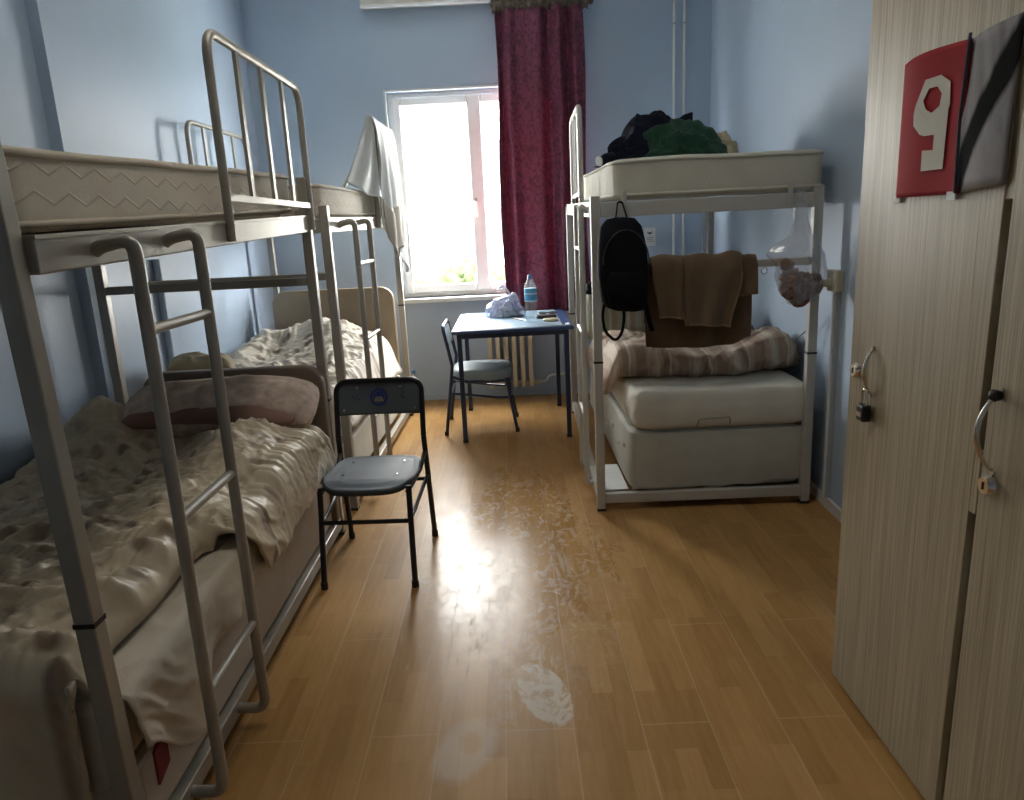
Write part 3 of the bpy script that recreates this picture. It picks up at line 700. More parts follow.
tag(dv, 'crumpled beige duvet on the lower bed nearest the camera', 'duvet', 'rumpled duvets on the lower beds')
def pillow(mb, c, w, d, h, rot, seed, n=36, m=24, pw=.42):
    """cushion: two bulged faces meeting in a seam"""
    R = Matrix.Translation(V(c)) @ rot
    for sg in (1, -1):
        def fn(u, v):
            x, y = u * 2 - 1, v * 2 - 1
            e = max(0, (1 - abs(x) ** 3) * (1 - abs(y) ** 3)); z = sg * h / 2 * e ** pw * (1 + .16 * nz(x * 2.2, y * 2.2, seed + sg))
            z += sg * .012 * ridge(x * w, y * d, 5, seed, .4) * e
            k = 1 - .06 * (x * x * y * y)
            return R @ V((x * w / 2 * k, y * d / 2 * k, z))
        mb.grid(n, m, fn)
    return mb
eu = lambda x, y, z: Matrix.Rotation(z, 4, 'Z') @ Matrix.Rotation(y, 4, 'Y') @ Matrix.Rotation(x, 4, 'X')
pl = pillow(MB(), (-1.31, 3.165, .715), .86, .28, .24, eu(math.radians(24), 0, .0), 3).build('pillow', MAT['pinkpillow'], origin=(-1.33, 3.17, .66), smooth=True)
tag(pl, 'pink-brown pillow against the shade-darkened headboard of the near bed', 'pillow', 'pillows on the lower beds')
# blanket roll just under the pillow
def roll(u, v):
    x = -1.70 + .75 * u; a = v * 2 * PI; r = .052 * (1 + .2 * nz(u * 6, math.cos(a), 4)) * math.sqrt(max(.02, 1 - (2 * u - 1) ** 6))
    return (x, 3.05 + .03 * math.sin(u * 5) + r * 1.2 * math.cos(a), .70 + .02 * math.sin(u * 4) + r * math.sin(a))
rb = MB().grid(50, 20, roll).build('blanket', MAT['roll'], origin=(-1.33, 3.06, .65), smooth=True)
tag(rb, 'dark red-brown rolled blanket in front of the near bed pillow', 'blanket')

# far left bed
bs = thing('divan', 'bed base with tan headboard below the window end of the left wall', 'bed base', (-1.38, 4.65, .095), -.022, 'upholstered bed bases')
R2 = INV[bs].inverted(); T2 = lambda p: R2 @ V(p)
mb = ubox((-.47, -.90, .001), (.478, .93, .2), .25, .27); mb.v = [tuple(R2 @ V(p)) for p in mb.v]; mb.build('base_box', MAT['cream_sheet'], bs)
mb = rounded_panel(MB(), -.46, .47, .935, 1.0, .0, .945, .10); mb.v = [tuple(R2 @ V(p)) for p in mb.v]; mb.build('headboard', MAT['headboard'], bs)
mt2 = thing('mattress', 'mattress below the spotted duvet on the far left bed', 'mattress', (-1.38, 4.65, .36), -.022, 'lower bed mattresses')
mb = ubox((-.465, -.90, .003), (.45, .92, .2), .185, .195, .035); R3 = INV[mt2].inverted(); mb.v = [tuple(R3 @ V(p)) for p in mb.v]; mb.build('mattress_core', MAT['cream_sheet'], mt2)
def duvet2(u, v):
    x = -.545 + 1.06 * u; y = -.88 + 1.78 * v
    edge = min(1, min(v, 1 - v) * 12, (1 - u) * 9, .4 + u * 12); puff = math.sqrt(max(0, 1 - (1 - edge) ** 2))
    z = .05 + .20 * math.exp(-((x + .08) / .36) ** 2 - ((y - .62) / .26) ** 2) + .10 * math.exp(-((x - .2) / .25) ** 2 - ((y - .3) / .4) ** 2)
    z += .10 * math.exp(-((x + .42) / .12) ** 2 - ((y - .3) / .5) ** 2) + .06 * math.exp(-((x) / .4) ** 2 - ((y + .4) / .4) ** 2)
    z += .05 * wrinkle(x + 4, y, 31, 1.0) + .008 * ridge(x, y, 11, 6, .2)
    zz = .56 + z * puff
    fall = ss(.40, .515, x); zz -= .16 * fall * (1 + .2 * nz(y * 4, 0, 2))
    return T2((x - .02 * fall, y, zz - .095))
dv = MB().grid(150, 200, duvet2).build('duvet', MAT['duvet2'], origin=(-1.38, 4.65, .56), smooth=True, solid=.012)
tag(dv, 'cream duvet with brown spots on the far left bed, in window light', 'duvet', 'rumpled duvets on the lower beds')
pl = pillow(MB(), (-1.70, 3.93, .77), .34, .28, .15, eu(0, .1, .3), 8).build('pillow', MAT['olive_cloth'], origin=(-1.70, 3.93, .7), smooth=True)
tag(pl, 'small khaki cushion at the near end of the spotted duvet by the left wall', 'pillow', 'pillows on the lower beds')

# right bed
bs = thing('divan', 'grey upholstered bed base in the right bunk with slack lower edge', 'bed base', (1.0, 4.46, .095), 0, 'upholstered bed bases')
def base3(mb):
    x0, x1, y0, y1 = .56, 1.455, 3.535, 5.40
    rings = []
    for z, ins in ((.097, .012), (.12, .0), (.20, -.004), (.32, .0), (.395, .004), (.41, .02)):
        rings.append(((x0 + x1) / 2, (y0 + y1) / 2, z, (x1 - x0) / 2 - ins, (y1 - y0) / 2 - ins, 22))
    return mb.loft(rings, 120)
base3(MB()).build('base_box', MAT['base_grey'], bs)
# bellied front cloth
def front3(u, v):
    x = .575 + .87 * u; z = .100 + .30 * v + (.012 * nz(u * 9, 0, 3) + .016 * ss(.75, .8, u)) * (1 - v) ** 3
    return (x, 3.528 - .012 * math.sin(v * PI) * math.sin(u * PI) ** .5 + .004 * nz(u * 5, v * 4, 2), z)
MB().grid(60, 20, front3).build('front_cloth', MAT['base_grey'], bs, smooth=True, solid=.003)
for i in range(4): MB().lathe([(0, 0), (.011, .001), (.013, .005), (.008, .011), (0, .013)], (.548, 3.66 + i * .2, .30 - .04 * (i % 2)), 10, 'x').build('button', MAT['cream_sheet'], bs)
MB().box((.44, 3.55, .093), (.56, 3.95, .100), .002).build('bed_board', MAT['paper'], bs)
mt3 = thing('mattress', 'mattress in a cream fitted sheet with metal handle, right lower bed', 'mattress', (1.0, 4.46, .41), 0, 'lower bed mattresses')
mb = MB(); rings = []
for z, ins in ((.412, .03), (.425, .008), (.44, .0), (.46, 0), (.48, -.002), (.50, -.004), (.52, -.006), (.54, -.004), (.56, -.002), (.580, .0), (.600, .010), (.607, .026), (.608, .05), (.609, .08), (.609, .12), (.609, .16), (.609, .2), (.609, .26), (.609, .34)):
    rings.append((1.027, 4.465, z, .445 - ins, .955 - ins, 20))
mb.loft(rings, 160)
for k, p in enumerate(mb.v):
    x, y, z = p; j = .016 * wrinkle(x * 1.6, y * 1.6 + z * 2, 61, .9); mb.v[k] = (x + (.6 * j if x < .7 else 0), y - (.5 * j if y < 3.6 else 0), z + (.8 * j if z > .57 else 0))
mb.build('mattress_core', MAT['cream_sheet'], mt3, smooth=True)
mb = MB().tube(fillet([(.90, 3.512, .425), (.905, 3.492, .468), (1.06, 3.492, .474), (1.065, 3.512, .43)], .012, 4), .0042, 8); mb.build('retainer_handle', MAT['steel'], mt3)
def duvet3(u, v):
    x = .485 + 1.065 * u; t = v
    # front roll: bulging edge facing the camera, then flat top going back
    ln = 1.28 * t; yf = 3.90 + .05 * math.sin(u * 7 + 1) + .02 * nz(u * 6, 0, 1); h = .135 + .03 * math.sin(u * 9) + .035 * ss(.72, .95, u) * ss(1.0, .9, u)
    w1 = .016 * ridge(x, ln, 6, 51, 1.45, 1.8) + .026 * nz(x * 14, ln * 5, 53) + .022 * ridge(x, ln * .6, 9, 54, .15, 1.2) ; ex = math.sqrt(max(0, 1 - (1 - min(1, min(u, 1 - u) * 14)) ** 2))
    if ln < .09: y = yf + .09 - ln; z = .618
    elif ln < .09 + h * PI / 2:
        a = (ln - .09) / (h / 2); y = yf - math.sin(a) * h * .55 * ex - w1 * 1.3; z = .618 + h / 2 * (1 - math.cos(a)) * (.35 + .65 * ex)
    else:
        q = ln - .09 - h * PI / 2; top = .618 + (h * (.35 + .65 * ex)) * (1 - .45 * ss(0, .5, q)) + .035 * wrinkle(x, q, 52, .3) * ss(0, .12, q) * ex
        y = yf + q; z = top
    z -= .10 * ss(.58, .50, x) * (1 if ln > .09 else .6)
    return (x, y, z)
dv = MB().grid(160, 150, duvet3).build('duvet', MAT['duvet3'], origin=(.6, 4.2, .6), smooth=True, solid=.010)
tag(dv, 'brown and cream striped duvet bunched across the right lower bed', 'duvet', 'rumpled duvets on the lower beds')
pl = pillow(MB(), (.77, 5.20, .80), .50, .38, .17, eu(math.radians(66), 0, .05), 12).build('pillow', MAT['pillow3'], origin=(.74, 5.2, .62), smooth=True)
tag(pl, 'greenish striped pillow propped at the far end of the right lower bed', 'pillow', 'pillows on the lower beds')
pl = pillow(MB(), (1.14, 5.20, .80), .40, .36, .16, eu(math.radians(62), 0, -.1), 15).build('pillow', MAT['pillow3'], origin=(1.14, 5.2, .62), smooth=True)
tag(pl, 'striped pillow mostly hidden behind the hanging brown towels', 'pillow', 'pillows on the lower beds')

# heaps of clothing: lumpy folded cloth shapes with a flat underside
def heap(c, rx, ry, h, seed, fold=.10, pts=None, sub=5, lean=0.0, fs=1.25, full=False):
    bm = bmesh.new(); bmesh.ops.create_icosphere(bm, subdivisions=sub, radius=1)
    for v in bm.verts:
        d = v.co.normalized()
        k = 1 + .16 * noise.fractal(d * 1.6 + V((seed, 0, 0)), .9, 2.0, 3) + fold * (ridge(d.x + .6 * d.y, d.z * 1.3 + d.y * .5, fs, seed, .7, 1.5, 1.4, .18) - .35)
        k += fold * .45 * (ridge(d.x - .5 * d.y, d.z + d.y, fs * 2.3, seed + 3, 1.9, 1.5, 1.6, .2) - .3)
        z = (max(d.z, -.05) if not full else d.z * .5 + .5) * h * k
        v.co = V((c[0] + d.x * rx * k + lean * max(0, d.z), c[1] + d.y * ry * k, c[2] + max(0.0, z)))
    return MB().bm(bm)
def topz(y): return 1.542 + .180 + .038 * (y - 3.5) / 2 + .006
mb = heap((.80, 4.32, topz(4.3)), .25, .20, .26, 2.0, .18, lean=.13); ja = mb.build('jacket', MAT['jacket'], origin=(.8, 4.32, topz(4.3)), smooth=True)
tag(ja, 'dark navy jacket heaped on the right top mattress', 'jacket', 'clothes on the right top bunk')
mb = MB().tube([V((.60, 4.22, topz(4.2) + .03)), V((.555, 4.18, topz(4.2) + .028)), V((.52, 4.16, topz(4.2) + .02))], [.04, .035, .022], 12); mb.build('sleeve', MAT['jacket'], ja)
MB().tube([(.522, 4.16, topz(4.2) + .022), (.512, 4.155, topz(4.2) + .020)], .026, 12).build('cuff', MAT['paper'], ja)
mb = heap((.98, 4.20, topz(4.2)), .215, .19, .195, 7.0, .20, lean=-.03); gs = mb.build('sweater', MAT['green'], origin=(1.0, 4.22, topz(4.2)), smooth=True)
tag(gs, 'dark green sweater heaped beside the navy jacket on the top bunk', 'sweater', 'clothes on the right top bunk')
mb = heap((1.20, 4.36, topz(4.4)), .13, .14, .15, 11.0, .14); ks = mb.build('folded_cloth', MAT['olive_cloth'], origin=(1.22, 4.42, topz(4.4)), smooth=True)
tag(ks, 'khaki cloth lying behind the green sweater on the top bunk', 'cloth', 'clothes on the right top bunk')
mb = heap((1.42, 4.62, .61), .11, .15, .24, 14.0, .18); ks = mb.build('shirt', MAT['dotcloth'], origin=(1.47, 4.62, .60), smooth=True)
tag(ks, 'dark printed clothing heaped by the right wall on the lower bed', 'shirt')
mb = heap((.50, 4.95, .615), .055, .07, .08, 17.0, .1, sub=4); ks = mb.build('cap', MAT['bag_black'], origin=(.50, 4.95, .615), smooth=True)
# that cap sits on the pillow edge near the ladder
ks.location.z = .955; ks.location.y = 5.14; ks.location.x = .56
tag(ks, 'small black cap on top of the greenish striped pillow', 'cap')

# ------------------------------------------------------------------ towels on the crossbar of the right bunk
YT = 3.525; ZB = 1.235; 
def towel_fn(x0, x1, fz, bz, off, seed, amp, slant=None):
    def fn(u, v):
        r = .019 + off; x = x0(v) + (x1(v) - x0(v)) * u if callable(x0) else x0 + (x1 - x0) * u
        zf = fz(u); zb_ = bz; zc = ZB - .018
        lf, lb = zc - zf, zc - zb_; tot = lf + PI * r + lb; d = v * tot
        w = amp * (nz(u * 5, 0, seed) + .6 * math.sin(u * 17 + seed)) ; 
        if d < lf: dn = (lf - d) / lf; return (x + .006 * nz(u * 3, d * 4, seed), YT - r - .004 + w * dn - .012 * dn * off / .02, zf + d)
        d -= lf
        if d < PI * r: a = d / r; return (x, YT - r * math.cos(a), zc + r * math.sin(a) + w * .4)
        d -= PI * r; return (x, YT + r + .004 + w * d, zc - d)
    return fn
tw = MB().grid(60, 60, towel_fn(.645, 1.150, lambda u: .842 - .012 * math.sin(u * PI) + .03 * ss(.8, 1, u), .95, .004, 2.0, .016)).build('towel', MAT['towel'], origin=(.9, YT, .85), smooth=True, solid=.008)
tag(tw, 'large dark brown towel hanging lowest on the right bunk crossbar', 'towel', 'brown towels on the bunk crossbar')
tf2 = towel_fn(lambda v: .70 - .03 * ss(0, .4, v), lambda v: 1.035 + .06 * ss(0, .42, v), lambda u: .985 - .03 * u - (.03 if u > .36 else 0) , 1.05, .034, 5.0, .020)
def tf2f(u, v):
    p = tf2(u, v); fo = .020 * math.exp(-((u - .30) / .035) ** 2) + .012 * math.exp(-((u - .40) / .03) ** 2) - .012 * math.exp(-((u - .35) / .03) ** 2)
    return (p[0], p[1] - fo * (1 if v < .5 else 0), p[2])
tw2 = MB().grid(90, 50, tf2f).build('towel', MAT['towel2'], origin=(.9, YT, .95), smooth=True, solid=.008)
tag(tw2, 'smaller brown towel folded over the front of the large one, hem showing', 'towel', 'brown towels on the bunk crossbar')
hv = [V(tf2f(.995, k / 60)) + V((0, -.006, 0)) for k in range(26)]; hb_ = [V(tf2f(k / 40, .012)) + V((0, -.006, 0)) for k in range(41)]
MB().tube(hv, .0045, 6).build('side_hem', MAT['hem_brown'], tw2); MB().tube(hb_, .0045, 6).build('bottom_hem', MAT['hem_brown'], tw2)
tw3 = MB().grid(24, 40, towel_fn(1.06, 1.168, lambda u: 1.065 + .01 * u, 1.05, .020, 8.0, .006)).build('towel', MAT['towel2'], origin=(1.11, YT, 1.1), smooth=True, solid=.010)
tag(tw3, 'short folded brown towel end at the right of the crossbar, by the clear bag', 'towel', 'brown towels on the bunk crossbar')

# ------------------------------------------------------------------ backpack
bp = thing('backpack', 'black backpack hanging from the right bunk upper rail', 'backpack', (.535, 3.44, 1.03))
INV[bp] = Matrix.Translation((-.535 - .020, -3.44, -1.03 + .008)); ZBP = .0
rings = []
for z, w, dpt in ((1.025, .05, .035), (1.035, .085, .055), (1.06, .104, .07), (1.12, .113, .077), (1.20, .118, .078), (1.28, .116, .074), (1.35, .106, .064), (1.41, .092, .05), (1.445, .062, .034), (1.452, .02, .012)):
    xc = .543 + .012 * (1.3 - z) / .3; rings.append((xc, 3.43, z, w, dpt, 2.7))
mb = MB().loft(rings, 48)
for k, p in enumerate(mb.v): mb.v[k] = (p[0] + .006 * nz(p[0] * 9, p[2] * 9, 3), p[1] + .008 * nz(p[0] * 8, p[2] * 8, 5), p[2] - .10 * (p[0] - .543) * ss(1.2, 1.03, p[2]))
mb.build('bag_body', MAT['bag_black'], bp, smooth=True)
rings = [(.552, 3.365, z, w, d, 3) for z, w, d in ((1.055, .05, .012), (1.065, .08, .022), (1.12, .088, .026), (1.19, .085, .022), (1.215, .07, .008))]
MB().loft(rings, 36).build('front_pocket', MAT['bag_black'], bp, smooth=True)
MB().tube([(.552 + .104 * math.cos(a), 3.362 - .0, 1.245 + .15 * math.sin(a)) for a in [PI * i / 16 for i in range(17)]], .0035, 6).build('zip', MAT['black'], bp)
MB().tube(fillet([(.520, 3.45, 1.445), (.535, 3.485, 1.52), (.556, 3.485, 1.52), (.572, 3.45, 1.445)], .012), .0, sq=(.010, .004)).build('haul_loop', MAT['bag_black'], bp)
def strap(pts, w, name='strap', mat='bag_black'): return MB().tube(fillet(pts, .04, 8), 0, sq=(w, .004), up=(1, 0, 0)).build(name, MAT[mat], bp)
strap([(.47, 3.43, 1.09), (.445, 3.42, 1.02), (.455, 3.41, .93), (.505, 3.405, .885), (.535, 3.41, .92), (.55, 3.42, .99), (.545, 3.43, 1.06)], .014)
strap([(.635, 3.44, 1.12), (.655, 3.445, 1.05), (.665, 3.44, .98), (.685, 3.44, .92)], .022)
for x in (.49, .585, .605): MB().box((x - .003, 3.352, 1.075), (x + .003, 3.356, 1.10), .001).build('zip_pull', MAT['steel'], bp)

# black strap hanging inside, from the aisle rail to the lower bed
mb = MB().tube([(.475, 4.25, 1.46), (.478, 4.24, 1.3), (.490, 4.23, 1.15), (.494, 4.23, 1.03)], 0, sq=(.022, .004), up=(0, 1, 0)); tag(mb.build('belt', MAT['black'], origin=(.475, 4.25, 1.46)), 'black belt hanging from the right bunk side rail behind the ladder', 'belt')

# ------------------------------------------------------------------ clear bag with food
cb = thing('plastic_bag', 'clear plastic bag of dark red food hanging at the right bunk post', 'bag', (1.33, 3.43, 1.01))
def bagfn(u, v):
    a = u * 2 * PI; t = v
    prof = [(0, .004), (.06, .050), (.18, .092), (.34, .112), (.50, .100), (.60, .080), (.74, .046), (.86, .034), (1, .030)]
    for (t0, r0), (t1, r1) in zip(prof, prof[1:]):
        if t <= t1: r = r0 + (r1 - r0) * ss(t0, t1, t); break
    z = 1.005 + .47 * t; cx = 1.345 + .012 * math.sin(t * 4)
    k = 1 + .16 * nz(math.cos(a) * 2.4, math.sin(a) * 2.4 + t * 3, 4) + .05 * math.sin(a * 9 + t * 6)
    if t > .45: cx += 0
    side = .07 * math.exp(-((t - .56) / .10) ** 2) * max(0, -math.cos(a)) ** 2
    return (cx + r * k * math.cos(a) - side, 3.43 + r * .75 * k * math.sin(a), z)
MB().grid(64, 60, bagfn).build('bag_film', MAT['poly'], cb, smooth=True)
for i, (x, z, r, m) in enumerate([(1.325, 1.095, .058, 'dark_red'), (1.40, 1.10, .048, 'brown_food'), (1.352, 1.055, .048, 'dark_red'), (1.305, 1.150, .044, 'brown_food'), (1.288, 1.205, .030, 'dark_red'), (1.365, 1.13, .042, 'brown_food'), (1.42, 1.135, .030, 'dark_red')]):
    heap((x, 3.43, z - r), r, r * .8, r * 1.9, 20 + i, .22, sub=4, full=True).build('food', MAT[m], cb, smooth=True)
MB().tube(fillet([(1.32, 3.43, 1.468), (1.345, 3.475, 1.53), (1.36, 3.475, 1.53), (1.37, 3.43, 1.468)], .01), 0, sq=(.02, .002)).build('bag_handle', MAT['poly'], cb)
MB().tube(arc((1.205, 3.492, 1.180), .014, 0, 2 * PI * .97, 16, (1, 0, 0), (0, 0, 1)), .0028, 6).build('ring_hook', MAT['chrome'], cb)

# ------------------------------------------------------------------ cloth over the far left guard rail
g0 = INV[b2].inverted()
def sheetfn(u, v):
    y = 1.24 + .68 * u + .03 * math.sin(v * 5); xg = .026; zt = 2.155
    lin, lout = .62, 1.0 - .34 * (1 - u) ** 1.2 + .05 * math.sin(u * 9); tot = lin + lout; d = v * tot
    w = .022 * math.sin(u * 19 + d * 3) + .018 * nz(u * 5, d * 3, 6)
    if d < lin:
        q = (lin - d) / lin                      # inner part slants down to the mattress
        return g0 @ V((xg - .02 - (.05 + .33 * u) * q ** 1.2, y - .50 * q ** 1.15 * (1 - u), zt + .016 - .43 * q + .03 * q * (1 - q) + w * .5))
    q = d - lin; bl = .02 * math.sin(min(1, q / .1) * PI / 2)
    return g0 @ V((xg + .008 + bl + w * ss(0, .4, q) + .04 * q, y + .05 * q * (u - .3), zt + .016 - q))
sf = MB(); sf.grid(60, 90, sheetfn)
sc = sf.build('draped_sheet', MAT['sheet_white'], origin=tuple(g0 @ V((0, 1.6, 1.5))), smooth=True, solid=.006)
def fillfn(u, v):
    q = v; a = V((.026 - .02 - .05 * q ** 1.2, 1.24 - .50 * q ** 1.15, 2.171 - .43 * q + .03 * q * (1 - q)))
    b = V((.040 + .022 * q, 1.235 - .03 * q, 2.165 - .50 * q)); w_ = .020 * math.sin(u * 9 + v * 5) * u * (1 - u) * 4 * q
    p = a.lerp(b, u); return g0 @ V((p.x + w_, p.y - w_, p.z - .02 * math.sin(u * PI) * q))
MB().grid(24, 30, fillfn).build('sheet_end', MAT['sheet_white'], sc, smooth=True, solid=.006)
tag(sc, 'pale grey sheet draped over the guard rail of the far left bunk', 'sheet')
def hemfn(u, v):
    p = sheetfn(.08 + .6 * u, .80 + .19 * v); return V(p) + V((.012, -.004, -.09 * (1 - abs(2 * u - .6)) - .02))
hc = MB().grid(30, 30, hemfn).build('towel', MAT['hem'], origin=tuple(g0 @ V((.03, 1.6, 1.2))), smooth=True, solid=.006)
tag(hc, 'beige cloth hanging under the pale sheet on the far left bunk', 'towel')

# ------------------------------------------------------------------ chairs
def make_chair(label, loc, rz, seat_m, back_m, steel, cushion=False, sh=.43, w=.385, bt=.80, group='tube-legged chairs', emblem=True):
    """local: faces -y, origin between the feet on the floor; rear feet at y=+.25"""
    t = thing('chair', label, 'chair', loc, rz, group); R = INV[t].inverted(); X = lambda p: R @ V(p)
    hw = w / 2; r = .0125; m = MAT[steel]
    for sx in (-1, 1):
        x = sx * hw
        leg = [(x, -.255, .004), (x * .965, -.190, sh - .006)]
        MB().tube([X(p) for p in leg], r, 10).build('front_leg', m, t)
        MB().tube([X(p) for p in [(x * 1.06, .255, .004), (x * 1.04, .20, sh - .02), (x * 1.03, .185, sh + .1)]], r, 10).build('rear_leg', m, t)
        MB().tube([X(p) for p in fillet([(x * .95, -.225, sh - .15), (x * .97, -.14, sh - .15), (x * 1.02, .13, sh - .11), (x * 1.04, .205, sh - .10)], .04)], .009, 8).build('side_stretcher', m, t)
        MB().tube([X(p) for p in [(x * .95, -.2, sh - .028), (x * .98, .08, sh - .028), (x * 1.03, .19, sh + .02)]], r * .9, 8).build('seat_rail', m, t)
        MB().lathe([(.0155, 0), (.0155, .03)], X((x, -.255, 0)), 10).build('foot_cap', MAT['black'], t)
        MB().lathe([(.0155, 0), (.0155, .03)], X((x * 1.06, .255, 0)), 10).build('foot_cap', MAT['black'], t)
    MB().tube([X((-hw * .96, -.232, sh - .145)), X((hw * .96, -.232, sh - .145))], .010, 8).build('front_stretcher', m, t)
    MB().tube([X((-hw * 1.04, .21, sh - .12)), X((hw * 1.04, .21, sh - .12))], .009, 8).build('rear_stretcher', m, t)
    hb = hw * 1.03
    MB().tube([X(p) for p in fillet([(-hb, .185, sh + .1), (-hb * 1.0, .235, bt), (hb * 1.0, .235, bt), (hb, .185, sh + .1)], .06, 8)], r, 10).build('back_frame', m, t)
    # seat
    mb = MB(); n = 48; ring = []
    poly = []
    for k in range(n):
        a = 2 * PI * k / n; c, s_ = math.cos(a), math.sin(a)
        px = (hw + .012) * math.copysign(abs(c) ** (2 / 4.5), c); py = .205 * math.copysign(abs(s_) ** (2 / (3.0 if s_ < 0 else 5.0)), s_)
        if s_ < 0: py -= .02 * (1 - (px / hw) ** 2)
        poly.append((px * (1 - .05 * (py > 0)), py - .01))
    prof = [(-.018, .975), (-.004, 1.0), (.004, .995), (.008, .965), (.005, .85), (.003, .7), (.001, .5), (.0, .3), (.0, .1)] if not cushion else [(-.022, .95), (-.012, 1.0), (.03, 1.01), (.048, .985), (.056, .93), (.059, .8), (.06, .5), (.06, .15)]
    vs = [X((px * k_, py * k_, sh + dz - (.016 * ss(-.12, -.235, py * k_) if not cushion else 0))) for dz, k_ in prof for px, py in poly]
    fs = [(i * n + k, i * n + (k + 1) % n, (i + 1) * n + (k + 1) % n, (i + 1) * n + k) for i in range(len(prof) - 1) for k in range(n)]
    fs += [tuple(range(n))[::-1], tuple(range((len(prof) - 1) * n, len(prof) * n))]
    mb.add(vs, fs); seat = mb.build('seat', MAT[seat_m], t)
    if not cushion:
        for sx in (-.6, .6):
            for sy in (-.08, .10): MB().lathe([(.0, .0075), (.006, .007), (.006, .0095), (0, .0105)], X((sx * hw, sy, sh)), 10).build('screw', MAT['chrome'], seat)
    # back panel, slightly dished
    def bpf(u, v):
        x = (u - .5) * 2 * (hb - .006); z = bt - .155 + .152 * v; e = 1
        cr = .05
        if v > .6:
            k = max(0, abs(x) - (hb - .06)) ; z = min(z, bt - .004 - (k * k) * 9)
        return X((x, .205 + .03 * v - .010 * (1 - (2 * u - 1) ** 2) * -1, z))
    bk = MB().grid(30, 12, bpf).build('backrest', MAT[back_m], t, smooth=True, solid=.010)
    if emblem:
        yb = lambda z: .205 + .03 * (z - (bt - .155)) / .152 + .010 - .0075
        zc = bt - .075
        def flat(px, pz, d=0.0): return X((px, yb(pz) - .004 - d, pz))
        mb = MB(); n = 32; vs = []
        for k in range(n):
            a = 2 * PI * k / n
            for rr in (.030, .041): vs.append(flat(rr * math.cos(a), zc + rr * math.sin(a)))
        mb.add(vs, [(2 * k, 2 * k + 1, (2 * k + 3) % (2 * n), (2 * k + 2) % (2 * n)) for k in range(n)])
        mb.add([flat(.026 * math.cos(2 * PI * k / 24), zc + .026 * math.sin(2 * PI * k / 24), .0002) for k in range(24)], [tuple(range(24))])
        mb.build('emblem', MAT['blue_print'], bk, auto=False)
        mb = MB()
        for px in (-.011, .011):
            mb.add([flat(px + .012 * math.cos(PI * k / 8), zc - .020 + .016 * math.sin(PI * k / 8), .0006) for k in range(9)], [tuple(range(9))])
        mb.add([flat(-.02, zc - .006, .0006), flat(.02, zc - .006, .0006), flat(.014, zc + .002, .0006), flat(-.014, zc + .002, .0006)], [(0, 1, 2, 3)])
        mb.build('emblem_figure', MAT['tan_print'], bk, auto=False)
        mb = MB()
        for px, pz in ((-.125, zc), (-.115, zc - .008), (-.105, zc + .002), (-.098, zc - .012), (.10, zc + .004), (.112, zc - .008), (.103, zc - .008), (.108, zc + .016)):
            mb.add([flat(px, pz), flat(px + .008, pz), flat(px + .008, pz + .009), flat(px, pz + .009)], [(0, 1, 2, 3)])
        mb.build('back_printing', MAT['ink'], bk, auto=False)
        for px, pz in ((-.10, zc + .045), (.10, zc + .045), (-.165, zc - .055), (.165, zc - .055)):
            MB().tube([flat(px, pz, -.002), flat(px, pz, .003)], .005, 8).build('rivet', MAT['brass'], bk)
    return t
make_chair('dark slate chair with a blue round emblem, standing in front of the near left bunk', (-.637, 3.055, 0), math.radians(-2.5), 'slate_seat', 'slate_back', 'black_steel', bt=.785)
make_chair('navy tube chair with a blue-grey cushion seat tucked under the table', (-.25, 5.28, 0), math.radians(90), 'blue_cushion', 'blue_cushion', 'navy_steel', True, .405, .42, .78, emblem=False)

# ------------------------------------------------------------------ table
tb = thing('table', 'small navy steel table with pale blue top before the window', 'table', (0, 5.32, 0))
zt = .783
for x, y in ((-.357, 4.86), (.363, 4.875), (.355, 5.77), (-.365, 5.76)):
    lg = MB().box((x - .016, y - .016, .012), (x + .016, y + .016, zt - .028), .003).build('leg', MAT['navy_steel'], tb)
    MB().box((x - .018, y - .018, 0), (x + .018, y + .018, .02), .003).build('foot_cap', MAT['black'], lg)
for (x0, y0), (x1, y1) in (((-.357, 4.86), (.363, 4.875)), ((.363, 4.875), (.355, 5.77)), ((.355, 5.77), (-.365, 5.76)), ((-.365, 5.76), (-.357, 4.86))):
    MB().bar((x0, y0, zt - .045), (x1, y1, zt - .045), .034, .02, up=(0, 0, 1)).build('apron', MAT['navy_steel'], tb)
MB().box((-.405, 4.825, zt - .028), (.412, 5.80, zt - .004), .006).build('table_top', MAT['table_rim'], tb)
MB().box((-.365, 4.845, zt - .005), (.34, 5.785, zt), .002).build('top_sheet', MAT['table_top'], tb)
MB().box((.36, 4.86, zt - .003), (.39, 4.95, zt + .002), .002).build('edge_sticker', MAT['paper'], tb)
# bottle on the table
def make_bottle(label, x, y, z, label_on, h=1.0, group=None):
    b = thing('water_bottle', label, 'bottle', (x, y, z), 0, group)
    pr = [(.006, .001), (.036, .001), (.042, .008), (.043, .03), (.041, .05), (.043, .065), (.041, .08), (.043, .095), (.041, .11), (.043, .125), (.043, .215), (.042, .235), (.036, .262), (.024, .285), (.0155, .300), (.0155, .306)]
    MB().lathe([(r, z + k * h) for r, k in pr], (x, y, 0), 32).build('bottle_body', MAT['pet'], b, smooth=True)
    MB().lathe([(.0, z + .298 * h), (.017, z + .298 * h), (.017, z + .322 * h), (.015, z + .326 * h), (0, z + .326 * h)], (x, y, 0), 20).build('cap', MAT['cap_blue'], b)
    if label_on: MB().lathe([(.0436, z + .145 * h), (.0442, z + .147 * h), (.0442, z + .232 * h), (.0432, z + .234 * h)], (x, y, 0), 32).build('bottle_label', MAT['label_blue'], b, smooth=True)
    return b
make_bottle('tall clear water bottle with a blue label standing on the table', .14, 5.10, zt, True)
make_bottle('clear plastic bottle on the floor by the back wall behind the far left bunk', -.83, 5.92, 0, False)
